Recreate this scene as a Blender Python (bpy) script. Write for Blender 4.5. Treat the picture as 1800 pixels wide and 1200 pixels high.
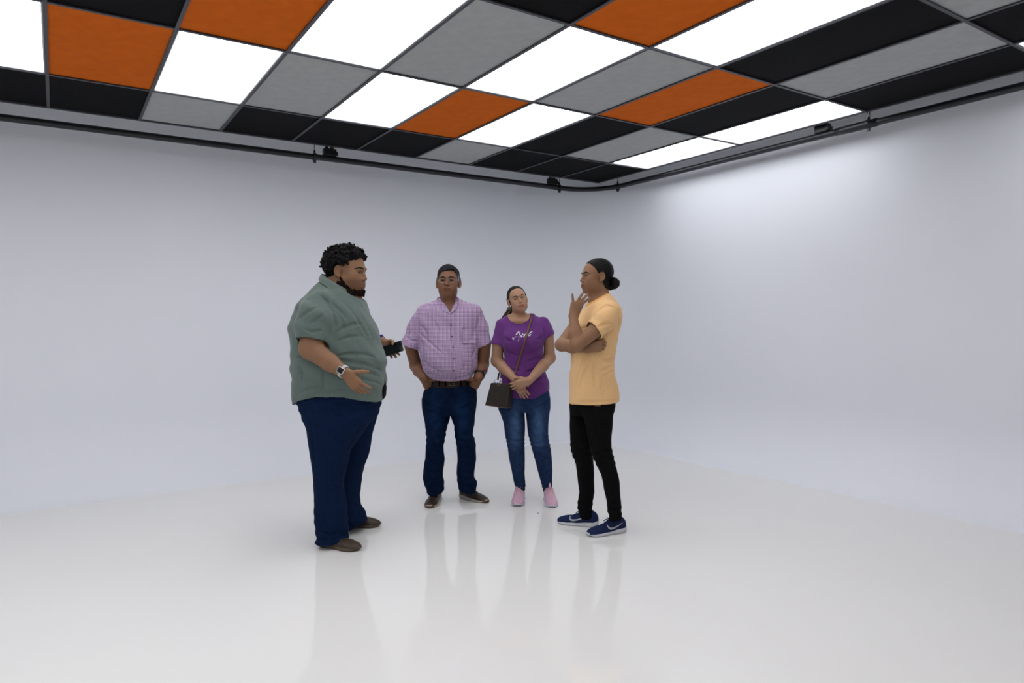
import bpy, math, random
import numpy as np
from mathutils import Matrix, Vector

for o in list(bpy.data.objects): bpy.data.objects.remove(o)
SC = bpy.context.scene; COL = SC.collection
R_ = random.Random(7)
F32 = np.float32

# ------------------------------------------------------------------ camera, light, exposure
FPX, YAW, PITCH, ROLL, CAMZ = 1212.0, 0.5845, -0.0276, -0.0088, 1.37
cw, sw = math.cos(YAW), math.sin(YAW)
FWD = np.array([sw*math.cos(PITCH), cw*math.cos(PITCH), math.sin(PITCH)])
RT0 = np.array([cw, -sw, 0.0]); UP0 = np.cross(RT0, FWD)
RT = math.cos(ROLL)*RT0 + math.sin(ROLL)*UP0
UP = -math.sin(ROLL)*RT0 + math.cos(ROLL)*UP0
cam = bpy.data.cameras.new('camera'); camo = bpy.data.objects.new('camera', cam); COL.objects.link(camo)
cam.sensor_width = 36; cam.lens = FPX/1800*36; cam.clip_start = .05; cam.clip_end = 100
m = Matrix.Identity(4)
for i in range(3):
    m[i][0] = RT[i]; m[i][1] = UP[i]; m[i][2] = -FWD[i]
m[2][3] = CAMZ
camo.matrix_world = m
SC.camera = camo
w = bpy.data.worlds.new('world'); SC.world = w; w.use_nodes = True
w.node_tree.nodes['Background'].inputs[0].default_value = (.6, .7, 1, 1)
w.node_tree.nodes['Background'].inputs[1].default_value = .05
SC.view_settings.view_transform = 'Standard'; SC.view_settings.look = 'None'
SC.view_settings.gamma = 1; SC.view_settings.use_curve_mapping = False
SC.view_settings.exposure = 0.0
PANEL_EMIT = 3.8          # strength of the luminous ceiling panels

# ------------------------------------------------------------------ materials
def mat(name, col, rough=.6, spec=.5, metal=0, noise=None, bump=None, attr=None, coat=0, emit=None, sheen=0, check=None, aniso=None, sss=0):
    """noise=(scale, amount) value variation; bump=(scale, strength); attr=True multiplies by the mesh's own colouring"""
    M = bpy.data.materials.new(name); M.use_nodes = True
    nt = M.node_tree; N = nt.nodes; L = nt.links; b = N['Principled BSDF']
    b.inputs['Roughness'].default_value = rough; b.inputs['Metallic'].default_value = metal
    b.inputs['Specular IOR Level'].default_value = spec
    b.inputs['Coat Weight'].default_value = coat; b.inputs['Coat Roughness'].default_value = .05
    b.inputs['Sheen Weight'].default_value = sheen
    if sss:
        b.inputs['Subsurface Weight'].default_value = sss; b.inputs['Subsurface Radius'].default_value = (.012, .005, .003)
        b.inputs['Subsurface Scale'].default_value = .6
    c = (*col, 1)
    b.inputs['Base Color'].default_value = c
    tc = N.new('ShaderNodeTexCoord')
    out = None
    def mixc(a_sock, b_sock, fac=None, mode='MULTIPLY', f=1.0):
        x = N.new('ShaderNodeMix'); x.data_type = 'RGBA'; x.blend_type = mode
        x.inputs[0].default_value = f
        for s, i in ((a_sock, 6), (b_sock, 7)):
            if isinstance(s, tuple): x.inputs[i].default_value = s
            else: L.new(s, x.inputs[i])
        if fac is not None: L.new(fac, x.inputs[0])
        return x.outputs[2]
    cur = c
    if check:                              # gingham: two sets of thin stripes
        sc, c2, c3 = check
        sep = N.new('ShaderNodeSeparateXYZ'); L.new(tc.outputs['Object'], sep.inputs[0])
        fs = []
        for ax in (0, 2):
            mu = N.new('ShaderNodeMath'); mu.operation = 'MULTIPLY'; mu.inputs[1].default_value = sc; L.new(sep.outputs[ax], mu.inputs[0])
            fr = N.new('ShaderNodeMath'); fr.operation = 'FRACT'; L.new(mu.outputs[0], fr.inputs[0])
            gt = N.new('ShaderNodeMath'); gt.operation = 'GREATER_THAN'; gt.inputs[1].default_value = .5; L.new(fr.outputs[0], gt.inputs[0])
            fs.append(gt.outputs[0])
        ad = N.new('ShaderNodeMath'); ad.operation = 'ADD'; L.new(fs[0], ad.inputs[0]); L.new(fs[1], ad.inputs[1])
        rp = N.new('ShaderNodeMath'); rp.operation = 'MULTIPLY'; rp.inputs[1].default_value = .5; L.new(ad.outputs[0], rp.inputs[0])
        cr = N.new('ShaderNodeValToRGB'); cr.color_ramp.interpolation = 'CONSTANT'
        e = cr.color_ramp.elements; e[0].color = c; e[1].position = .4; e[1].color = (*c2, 1)
        e3 = e.new(.8); e3.color = (*c3, 1)
        L.new(rp.outputs[0], cr.inputs[0]); cur = cr.outputs[0]
    if noise:
        n = N.new('ShaderNodeTexNoise'); n.inputs['Scale'].default_value = noise[0]; n.inputs['Detail'].default_value = 5
        if aniso:
            mp = N.new('ShaderNodeMapping'); mp.inputs['Scale'].default_value = aniso
            L.new(tc.outputs['Object'], mp.inputs[0]); L.new(mp.outputs[0], n.inputs['Vector'])
        else: L.new(tc.outputs['Object'], n.inputs['Vector'])
        mr = N.new('ShaderNodeMapRange'); mr.inputs[1].default_value = .3; mr.inputs[2].default_value = .7
        mr.inputs[3].default_value = 1-noise[1]; mr.inputs[4].default_value = 1+noise[1]
        L.new(n.outputs[0], mr.inputs[0])
        cur = mixc(cur, mr.outputs[0])
    if attr:
        at = N.new('ShaderNodeAttribute'); at.attribute_name = 'Tone'
        cur = mixc(cur, at.outputs['Color'])
    if not isinstance(cur, tuple): L.new(cur, b.inputs['Base Color'])
    if bump:
        n = N.new('ShaderNodeTexNoise'); n.inputs['Scale'].default_value = bump[0]; n.inputs['Detail'].default_value = 6
        if aniso:
            mp = N.new('ShaderNodeMapping'); mp.inputs['Scale'].default_value = aniso
            L.new(tc.outputs['Object'], mp.inputs[0]); L.new(mp.outputs[0], n.inputs['Vector'])
        else: L.new(tc.outputs['Object'], n.inputs['Vector'])
        bp = N.new('ShaderNodeBump'); bp.inputs['Strength'].default_value = bump[1]; bp.inputs['Distance'].default_value = .004
        L.new(n.outputs[0], bp.inputs['Height']); L.new(bp.outputs[0], b.inputs['Normal'])
    if emit:
        b.inputs['Emission Color'].default_value = (*emit[0], 1); b.inputs['Emission Strength'].default_value = emit[1]
    return M

MT = dict(
    wall=mat('wall_paint', (.805, .825, .878), .62, .3, noise=(.9, .012)),
    floor=mat('floor_paint', (.812, .808, .79), .008, .5, noise=(.6, .008)),
    wallfar=mat('bounce_cut_grey', (.36, .36, .37), .8, .2),  # unseen walls, made darker than the seen ones to cut bounced light
    slab=mat('upper_slab', (.84, .84, .85), .9),
    tblack=mat('tile_black', (.0045, .0045, .005), .8, .08, noise=(60, .3), bump=(220, .25)),
    tgrey=mat('tile_grey', (.385, .395, .39), .8, .12, noise=(14, .06), bump=(220, .25)),
    torange=mat('tile_orange', (.60, .118, .006), .8, .08, noise=(12, .07), bump=(220, .25)),
    tbar=mat('grid_bar', (.047, .048, .058), .5, .4),
    rim=mat('panel_rim', (.55, .55, .58), .5),
    glow=mat('panel_glow', (.9, .9, .9), .5, emit=((.95, .97, 1.0), PANEL_EMIT)),
    pipe=mat('pipe_black', (.008, .0085, .012), .38, .45, noise=(30, .2)),
    steel=mat('steel', (.45, .46, .48), .25, metal=1),
    blackplastic=mat('black_plastic', (.006, .006, .007), .4),
    glass=mat('screen_glass', (.004, .004, .006), .06, .6),
    eyewhite=mat('eye_white', (.30, .26, .24), .3), iris=mat('iris', (.010, .006, .004), .35, .2),
    hairblack=mat('hair_black', (.0050, .0045, .0050), .6, .12, noise=(60, .4), bump=(160, .6)),
    hairsleek=mat('hair_sleek', (.0045, .0038, .0036), .5, .12, noise=(40, .4), bump=(70, .6), aniso=(1, 1, 4)),
    hairgrey=mat('hair_grey', (.028, .030, .034), .65, .08, noise=(70, .7), bump=(150, .7), attr=True),
    ponybrown=mat('hair_brown', (.045, .030, .017), .5, .4, noise=(50, .6), bump=(120, .8)),
    beard=mat('beard_hair', (.011, .0065, .005), .8, .05, noise=(180, .5), bump=(260, .9)),
    browhair=mat('brow_hair', (.013, .009, .008), .7, .2),
)
def skin(name, col): return mat(name, col, .5, .22, attr=True, noise=(22, .05), bump=(260, .08), sss=.12)

# ------------------------------------------------------------------ object helpers
def tagit(o, label=None, cat=None, group=None, kind=None):
    for k, v in (('label', label), ('category', cat), ('group', group), ('kind', kind)):
        if v: o[k] = v
    return o
def mesh_obj(name, V, Fc, material, parent=None, smooth=True, tone=None):
    me = bpy.data.meshes.new(name)
    V = np.asarray(V, dtype=F32).reshape(-1, 3)
    if isinstance(Fc, np.ndarray) and Fc.ndim == 2:
        n, k = Fc.shape
        me.vertices.add(len(V)); me.vertices.foreach_set('co', V.ravel())
        me.loops.add(n*k); me.loops.foreach_set('vertex_index', Fc.astype(np.int32).ravel())
        me.polygons.add(n); me.polygons.foreach_set('loop_start', np.arange(0, n*k, k, dtype=np.int32))
        me.polygons.foreach_set('loop_total', np.full(n, k, dtype=np.int32))
        me.update(calc_edges=True); me.validate()
    else:
        me.from_pydata([tuple(map(float, v)) for v in V], [], [tuple(f) for f in Fc]); me.update()
    me.polygons.foreach_set('use_smooth', [smooth]*len(me.polygons))
    if tone is not None and len(me.vertices) == len(tone):
        a = me.color_attributes.new('Tone', 'FLOAT_COLOR', 'POINT')
        c = np.ones((len(tone), 4), dtype=F32); c[:, :3] = tone
        a.data.foreach_set('color', c.ravel())
    me.materials.append(material)
    o = bpy.data.objects.new(name, me); COL.objects.link(o)
    if parent is not None: o.parent = parent
    return o
def empty(name, loc=(0, 0, 0), rz=0, label=None, cat=None, group=None):
    o = bpy.data.objects.new(name, None); COL.objects.link(o); o.location = loc; o.rotation_euler = (0, 0, rz)
    o.empty_display_size = .1
    return tagit(o, label, cat, group)
class MB:
    def __init__(s): s.v = []; s.f = []
    def add(s, V, Fc):
        n = len(s.v); s.v += [tuple(map(float, v)) for v in V]; s.f += [tuple(i+n for i in f) for f in Fc]; return s
    def box(s, lo, hi, M=None):
        x0, y0, z0 = lo; x1, y1, z1 = hi
        V = np.array([(x0,y0,z0),(x1,y0,z0),(x1,y1,z0),(x0,y1,z0),(x0,y0,z1),(x1,y0,z1),(x1,y1,z1),(x0,y1,z1)], float)
        if M is not None: V = V @ M[0].T + M[1]
        return s.add(V, [(0,3,2,1),(4,5,6,7),(0,1,5,4),(1,2,6,5),(2,3,7,6),(3,0,4,7)])
    def tube(s, P, r, n=10, closed=False, caps=True):
        P = [np.array(p, float) for p in P]; m_ = len(P)
        rs = r if hasattr(r, '__len__') else [r]*m_
        V = []; up = np.array([0, 0, 1.0])
        t0 = P[1]-P[0]
        if abs(t0[2]) > .9*np.linalg.norm(t0): up = np.array([1.0, 0, 0])
        prev = None
        for i, p in enumerate(P):
            if closed: t = P[(i+1) % m_]-P[i-1]
            else: t = P[min(i+1, m_-1)]-P[max(i-1, 0)]
            t = t/np.linalg.norm(t)
            a = np.cross(t, up) if prev is None else prev-t*(prev@t)
            a /= np.linalg.norm(a); prev = a; b = np.cross(t, a)
            for k in range(n):
                q = 2*math.pi*k/n; V.append(p+rs[i]*(math.cos(q)*a+math.sin(q)*b))
        Fc = []
        for i in range(m_ if closed else m_-1):
            j = (i+1) % m_
            for k in range(n): Fc.append((i*n+k, i*n+(k+1) % n, j*n+(k+1) % n, j*n+k))
        if caps and not closed: Fc += [tuple(range(n))[::-1], tuple(range((m_-1)*n, m_*n))]
        return s.add(V, Fc)
    def ribbon(s, P, side, w, nrm, th):
        """flat strap: points, side vectors, width(s), normals, thickness"""
        m_ = len(P); V = []
        for i in range(m_):
            p = np.array(P[i], float); sd = np.array(side[i], float); nn = np.array(nrm[i], float)
            ww = w[i] if hasattr(w, '__len__') else w
            for a, b in ((-.5, 0), (.5, 0), (.5, 1), (-.5, 1)): V.append(p+sd*ww*a+nn*th*b)
        Fc = []
        for i in range(m_-1):
            for k in range(4): Fc.append((i*4+k, i*4+(k+1) % 4, i*4+4+(k+1) % 4, i*4+4+k))
        Fc += [(3, 2, 1, 0), tuple(range((m_-1)*4, m_*4))]
        return s.add(V, Fc)
    def build(s, name, material, parent=None, smooth=False, bevel=0):
        o = mesh_obj(name, s.v, s.f, material, parent, smooth)
        if bevel:
            b = o.modifiers.new('bevel', 'BEVEL'); b.width = bevel; b.segments = 2; b.limit_method = 'ANGLE'
        return o

# ------------------------------------------------------------------ signed-distance modelling
def smin(a, b, k):
    if k <= 0: return np.minimum(a, b)
    h = np.maximum(k-np.abs(a-b), 0)/k
    return np.minimum(a, b)-h*h*(k*.25)
def unit(v):
    v = np.array(v, float); return v/np.linalg.norm(v)
def axis(lo, hi, h, fine=()):
    """coordinates from lo to hi with step h, finer inside the given (a, b, h) spans"""
    out = [lo]
    while out[-1] < hi:
        s = h
        for a, b, q in fine:
            if a <= out[-1] <= b: s = min(s, q)
        out.append(out[-1]+s)
    return np.array(out, dtype=F32)
class Field:
    def __init__(s, ax, ay, az, shell=0):
        s.ax = ax; s.ay = ay; s.az = az; s.sh = shell
        s.V = np.full((len(ax), len(ay), len(az)), .2, dtype=F32)
        s.W = s.V.copy() if shell else None
        s.open = []
    def sl(s, lo, hi):
        r = []
        for A, a, b in zip((s.ax, s.ay, s.az), lo, hi):
            r.append(slice(int(np.searchsorted(A, a)), int(np.searchsorted(A, b))))
        return tuple(r), s.ax[r[0]][:, None, None], s.ay[r[1]][None, :, None], s.az[r[2]][None, None, :]
    def _put(s, q, d, k, mode='add', clip=None):
        if mode == 'add':
            dd = d if clip is None else np.maximum(d, clip)
            s.V[q] = smin(s.V[q], dd.astype(F32), k)
            if s.sh: s.W[q] = smin(s.W[q], (d if clip is None else np.maximum(d, clip-.012)).astype(F32), k)
        else:
            s.V[q] = -smin(-s.V[q], d.astype(F32), k)
            if s.sh: s.W[q] = -smin(-s.W[q], d.astype(F32), k)
    def sample(s, o, use_w=False):
        """this field read at the grid points of field o"""
        A = s.W if use_w and s.sh else s.V
        for ax_, (src, dst) in enumerate(((s.ax, o.ax), (s.ay, o.ay), (s.az, o.az))):
            f = np.clip(np.interp(dst, src, np.arange(len(src))), 0, len(src)-1.001)
            i = f.astype(int); t = (f-i).astype(F32)
            sh = [1, 1, 1]; sh[ax_] = -1; t = t.reshape(sh)
            A = np.take(A, i, ax_)*(1-t)+np.take(A, i+1, ax_)*t
        for ax_, (src, dst) in enumerate(((s.ax, o.ax), (s.ay, o.ay), (s.az, o.az))):
            m_ = (dst < src[0]) | (dst > src[-1]); sh = [1, 1, 1]; sh[ax_] = -1
            A = np.where(m_.reshape(sh), F32(.2), A)
        return A
    def inside(s, garments, gap=.012):
        """keep only what lies under the garments"""
        C = None
        for g in garments:
            c = g.sample(s, True); C = c if C is None else np.minimum(C, c)
        s.V = np.maximum(s.V, C+F32(gap))
    def coat(s, base, H, thick, region, k=.006):
        """a layer over the surface of base, limited to region (canonical head coordinates, negative inside)"""
        X, Y, Z = np.meshgrid(s.ax, s.ay, s.az, indexing='ij')
        q = H.inv(np.stack([X.ravel(), Y.ravel(), Z.ravel()], 1)); x, y, z = (v.reshape(X.shape) for v in q.T)
        b = base.sample(s)
        t = thick(x, y, z) if callable(thick) else thick
        r = region(x, y, z)*H.s
        s.V = np.minimum(s.V, (-smin(-(b-t*H.s), -r, k)).astype(F32))
    def cone(s, a, b, ra, rb, k=.01, mode='add', cut=None):
        a = np.array(a, float); b = np.array(b, float); pad = k+.035
        R = np.maximum(ra, rb)+pad
        q, X, Y, Z = s.sl(np.minimum(a, b)-R, np.maximum(a, b)+R)
        if min(s.V[q].shape) == 0: return
        ba = b-a; L2 = ba@ba+1e-12
        t = np.clip(((X-a[0])*ba[0]+(Y-a[1])*ba[1]+(Z-a[2])*ba[2])/L2, 0, 1)
        d = np.sqrt((X-a[0]-t*ba[0])**2+(Y-a[1]-t*ba[1])**2+(Z-a[2]-t*ba[2])**2)-(ra+(rb-ra)*t)
        clip = None
        if cut is not None:
            c, n = cut; clip = (X-c[0])*n[0]+(Y-c[1])*n[1]+(Z-c[2])*n[2]
            if s.sh:
                rad = np.sqrt((X-c[0])**2+(Y-c[1])**2+(Z-c[2])**2)-max(ra, rb)*1.15
                s.open.append((q, np.maximum(-clip-.035, rad)))
        s._put(q, d, k, mode, clip)
    def chain(s, P, r, k=.01, mode='add', cut=None):
        rs = r if hasattr(r, '__len__') else [r]*len(P)
        for i in range(len(P)-1): s.cone(P[i], P[i+1], rs[i], rs[i+1], k, mode, cut if i == len(P)-2 else None)
    def ell(s, c, r, R=None, k=.01, mode='add'):
        c = np.array(c, float); r = np.array(r, float); pad = r.max()+k+.035
        q, X, Y, Z = s.sl(c-pad, c+pad)
        if min(s.V[q].shape) == 0: return
        x, y, z = X-c[0], Y-c[1], Z-c[2]
        if R is not None:
            R = np.array(R, float)      # columns = local axes
            x, y, z = (x*R[0, i]+y*R[1, i]+z*R[2, i] for i in range(3))
        k0 = np.sqrt((x/r[0])**2+(y/r[1])**2+(z/r[2])**2)
        k1 = np.sqrt((x/r[0]**2)**2+(y/r[1]**2)**2+(z/r[2]**2)**2)+1e-9
        s._put(q, k0*(k0-1)/k1, k, mode)
    def rbox(s, c, h, R=None, rad=.01, k=.01, mode='add'):
        c = np.array(c, float); h = np.array(h, float); pad = np.linalg.norm(h)+k+.02
        q, X, Y, Z = s.sl(c-pad, c+pad)
        if min(s.V[q].shape) == 0: return
        x, y, z = X-c[0], Y-c[1], Z-c[2]
        if R is not None:
            R = np.array(R, float); x, y, z = (x*R[0, i]+y*R[1, i]+z*R[2, i] for i in range(3))
        ex, ey, ez = abs(x)-h[0]+rad, abs(y)-h[1]+rad, abs(z)-h[2]+rad
        d = np.sqrt(np.maximum(ex, 0)**2+np.maximum(ey, 0)**2+np.maximum(ez, 0)**2)+np.minimum(np.maximum(ex, np.maximum(ey, ez)), 0)-rad
        s._put(q, d, k, mode)
    def loft(s, L, k=.02, n=2.3, rot=0, sm=.012, grow=0, mode='add', cutz=None):
        """L rows: z, cx, cy, half x, half y"""
        L = np.array(sorted(L, key=lambda t: t[0]), float); z = s.az
        lo, hi = L[0, 0], L[-1, 0]
        zz = np.clip(z[:, None]+np.linspace(-1.6, 1.6, 13)[None, :]*sm, lo, hi)
        wt = np.exp(-np.linspace(-1.6, 1.6, 13)**2); wt /= wt.sum()
        cx, cy, a, b = ((np.interp(zz, L[:, 0], L[:, i])*wt).sum(1).astype(F32) for i in (1, 2, 3, 4))
        a = a+grow; b = b+grow
        M = max(np.abs(L[:, 3]).max(), np.abs(L[:, 4]).max())*1.1+.08+grow
        q, X, Y, Z = s.sl((L[:, 1].min()-M, L[:, 2].min()-M, lo-.05), (L[:, 1].max()+M, L[:, 2].max()+M, hi+.05))
        iz = q[2]; cx, cy, a, b = (v[iz][None, None, :] for v in (cx, cy, a, b))
        x, y = X-cx, Y-cy
        if rot:
            c_, s_ = math.cos(rot), math.sin(rot); x, y = x*c_+y*s_, -x*s_+y*c_
        kk = (np.abs(x/a)**n+np.abs(y/b)**n)**(1/n)
        rr = np.sqrt(x*x+y*y)+1e-6
        d = np.where(kk > .3, rr*(1-1/np.maximum(kk, .05)), -np.minimum(a, b)*.6)
        e = np.maximum(Z-hi, lo-Z)
        d = -smin(-d, -e, .02) if cutz is None else np.maximum(d, e)
        s._put(q, d, k, mode)
    def fold(s, fn):
        X, Y, Z = s.ax[:, None, None], s.ay[None, :, None], s.az[None, None, :]
        g = fn(X, Y, Z).astype(F32)
        m_ = np.abs(s.V) < .06
        s.V = np.where(m_, s.V+g, s.V)
        if s.sh:
            s.W = np.where(np.abs(s.W) < .06, s.W+g, s.W)
    def clip(s, fn, hollow=False):
        """remove where fn > 0; hollow leaves an open end"""
        X, Y, Z = s.ax[:, None, None], s.ay[None, :, None], s.az[None, None, :]
        g = fn(X, Y, Z).astype(F32)
        s.V = np.maximum(s.V, g)
        if hollow: s.open.append(((slice(None),)*3, -g-.035))
    def norm(s):
        """turn the field near its surface back into true distance"""
        for nm in ('V', 'W'):
            A = getattr(s, nm)
            if A is None: continue
            g = np.gradient(A, s.ax, s.ay, s.az); m_ = np.sqrt(g[0]**2+g[1]**2+g[2]**2)
            setattr(s, nm, (A/np.clip(m_, .35, 3)).astype(F32))
    def final(s):
        V = s.V.copy()
        for q, g in s.open: V[q] = np.maximum(V[q], -np.maximum(s.W[q]+s.sh, g))
        return V
    def surf(s, x, z, y0=-1.0):
        i = int(np.argmin(abs(s.ax-x))); k = int(np.argmin(abs(s.az-z)))
        c = s.V[i, :, k]; j = np.where((c < 0) & (s.ay > y0))[0]
        if len(j) == 0: return None
        j = j[0]
        if j == 0: return float(s.ay[0])
        t = c[j-1]/(c[j-1]-c[j]); return float(s.ay[j-1]+t*(s.ay[j]-s.ay[j-1]))
    def crease(s, P, pts, r=.003, k=.016, y0=-1.0, n=6, mode='cut'):
        """a fold line pressed into the near side along pixel points"""
        Q = []
        for a, b in zip(pts[:-1], pts[1:]):
            Q += [(a[0]+(b[0]-a[0])*i/n, a[1]+(b[1]-a[1])*i/n) for i in range(n)]
        Q.append(pts[-1]); W = []
        for px, py in Q:
            g = P.U(px, py, -.15); y = None
            for _ in range(3):
                y = s.surf(g[0], g[2], y0)
                if y is None: break
                g = P.U(px, py, y)
            if y is not None: W.append(g)
        for i in range(len(W)-1):
            t0 = math.sin(math.pi*(i+.5)/len(W))**.6
            if np.linalg.norm(W[i+1]-W[i]) < .08: s.cone(W[i], W[i+1], r*t0, r*t0, k*t0+.002, mode)
    def mesh(s, name, material, parent, tonefn=None):
        V = s.final(); V = np.pad(V, 1, constant_values=.2)
        def pa(A): return np.concatenate([[A[0]-(A[1]-A[0])], A, [A[-1]+(A[-1]-A[-2])]])
        A = [pa(s.ax), pa(s.ay), pa(s.az)]
        I = V < 0; nx, ny, nz = V.shape
        S = np.zeros((nx-1, ny-1, nz-1), dtype=np.int8)
        off = [(a, b, c) for a in (0, 1) for b in (0, 1) for c in (0, 1)]
        for a, b, c in off: S += I[a:nx-1+a, b:ny-1+b, c:nz-1+c]
        act = np.argwhere((S > 0) & (S < 8)); n = len(act)
        i, j, k = act.T
        cv = {o: V[i+o[0], j+o[1], k+o[2]] for o in off}
        acc = np.zeros((n, 3)); cnt = np.zeros(n)
        for o in off:
            for d in range(3):
                if o[d]: continue
                o2 = list(o); o2[d] = 1; o2 = tuple(o2)
                v0, v1 = cv[o], cv[o2]; c = (v0 < 0) != (v1 < 0)
                t = np.where(c, v0/np.where(c, v0-v1, 1), 0)
                p = np.zeros((n, 3))
                for e in range(3): p[:, e] = o[e]
                p[:, d] = t
                acc[c] += p[c]; cnt[c] += 1
        acc /= cnt[:, None]
        P = np.zeros((n, 3))
        for e, idx in enumerate((i, j, k)):
            P[:, e] = A[e][idx]+acc[:, e]*(A[e][idx+1]-A[e][idx])
        ID = np.full(S.shape, -1, dtype=np.int32); ID[i, j, k] = np.arange(n)
        Q = []
        for d in range(3):
            sl0 = [slice(1, -1)]*3; sl1 = [slice(1, -1)]*3
            sl0[d] = slice(0, -1); sl1[d] = slice(1, None)
            a, b = I[tuple(sl0)], I[tuple(sl1)]
            ch = np.argwhere(a != b); e = ch+1; e[:, d] = ch[:, d]
            u, v = (d+1) % 3, (d+2) % 3
            def g(du, dv):
                t = e.copy(); t[:, u] -= du; t[:, v] -= dv; return ID[t[:, 0], t[:, 1], t[:, 2]]
            quad = np.stack([g(1, 1), g(0, 1), g(0, 0), g(1, 0)], 1)
            fl = ~I[e[:, 0], e[:, 1], e[:, 2]]
            quad[fl] = quad[fl][:, ::-1]
            Q.append(quad)
        Q = np.concatenate(Q); Q = Q[(Q >= 0).all(1)]
        tone = tonefn(P) if tonefn else (np.ones((n, 3)) if 'Tone' in [nd.attribute_name for nd in material.node_tree.nodes if nd.type == 'ATTRIBUTE'] else None)
        return mesh_obj(name, P, Q, material, parent, True, tone)
def wav(*terms):
    """sum of warped sines: (amp, kx, ky, kz, phase, warp)"""
    def f(X, Y, Z):
        g = 0
        for a, kx, ky, kz, ph, wp in terms:
            g = g + a*np.sin(kx*X+ky*Y+kz*Z+ph+wp*np.sin(7*X+5*Z+ph*3)+wp*.6*np.sin(6*Y-9*Z+ph))
        return g
    return f

def patch(fields, P, corners, name, material, par, lift=.005, nu=12, nv=8, y0=-1.0, edge=None):
    """cloth panel lying over the near surface; corners in pixels: top-left, top-right, bottom-right, bottom-left"""
    a, b, c, d = (np.array(q, float) for q in corners); G = np.zeros((nv, nu, 3))
    for i in range(nv):
        for j in range(nu):
            v, u = i/(nv-1), j/(nu-1); px, py = (a*(1-u)+b*u)*(1-v)+(d*(1-u)+c*u)*v
            g = P.U(px, py, -.15); y = None
            for _ in range(3):
                ys = [f.surf(g[0], g[2], y0) for f in fields]; ys = [q for q in ys if q is not None]
                if not ys: break
                y = min(ys); g = P.U(px, py, y)
            G[i, j] = g
    for _ in range(2):
        K = G[:, :, 1].copy(); K[1:-1, 1:-1] = (G[:-2, 1:-1, 1]+G[2:, 1:-1, 1]+G[1:-1, :-2, 1]+G[1:-1, 2:, 1]+2*G[1:-1, 1:-1, 1])/6; G[:, :, 1] = np.minimum(G[:, :, 1], K)
    G[:, :, 1] -= lift
    return collar_flap(par, material, G, name)

# ------------------------------------------------------------------ person frame: x right across the view, y away, z up
class Frame:
    def __init__(s, px, D):
        s.D = D; s.x0 = 0
        s.x0 = s.U(px, 900)[0]
        s.loc = RT0*s.x0 + np.array([sw, cw, 0])*D; s.loc[2] = 0
    def U(s, px, py, dy=0):
        d = FWD*FPX+RT*(px-900)+UP*(600-py)
        t = (s.D+dy)/(d[0]*sw+d[1]*cw)
        return np.array([(d@RT0)*t-s.x0, dy, CAMZ+d[2]*t])
    def m(s, px): return px*s.D/FPX
    def rows(s, T, dy=0):
        """(py, left px, right px, half depth[, extra dy]) -> loft rows"""
        out = []
        for r in T:
            e = dy+(r[4] if len(r) > 4 else 0)
            a, b = s.U(r[1], r[0], e), s.U(r[2], r[0], e)
            out.append((a[2], (a[0]+b[0])/2, e, (b[0]-a[0])/2, r[3]))
        return out

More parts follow.
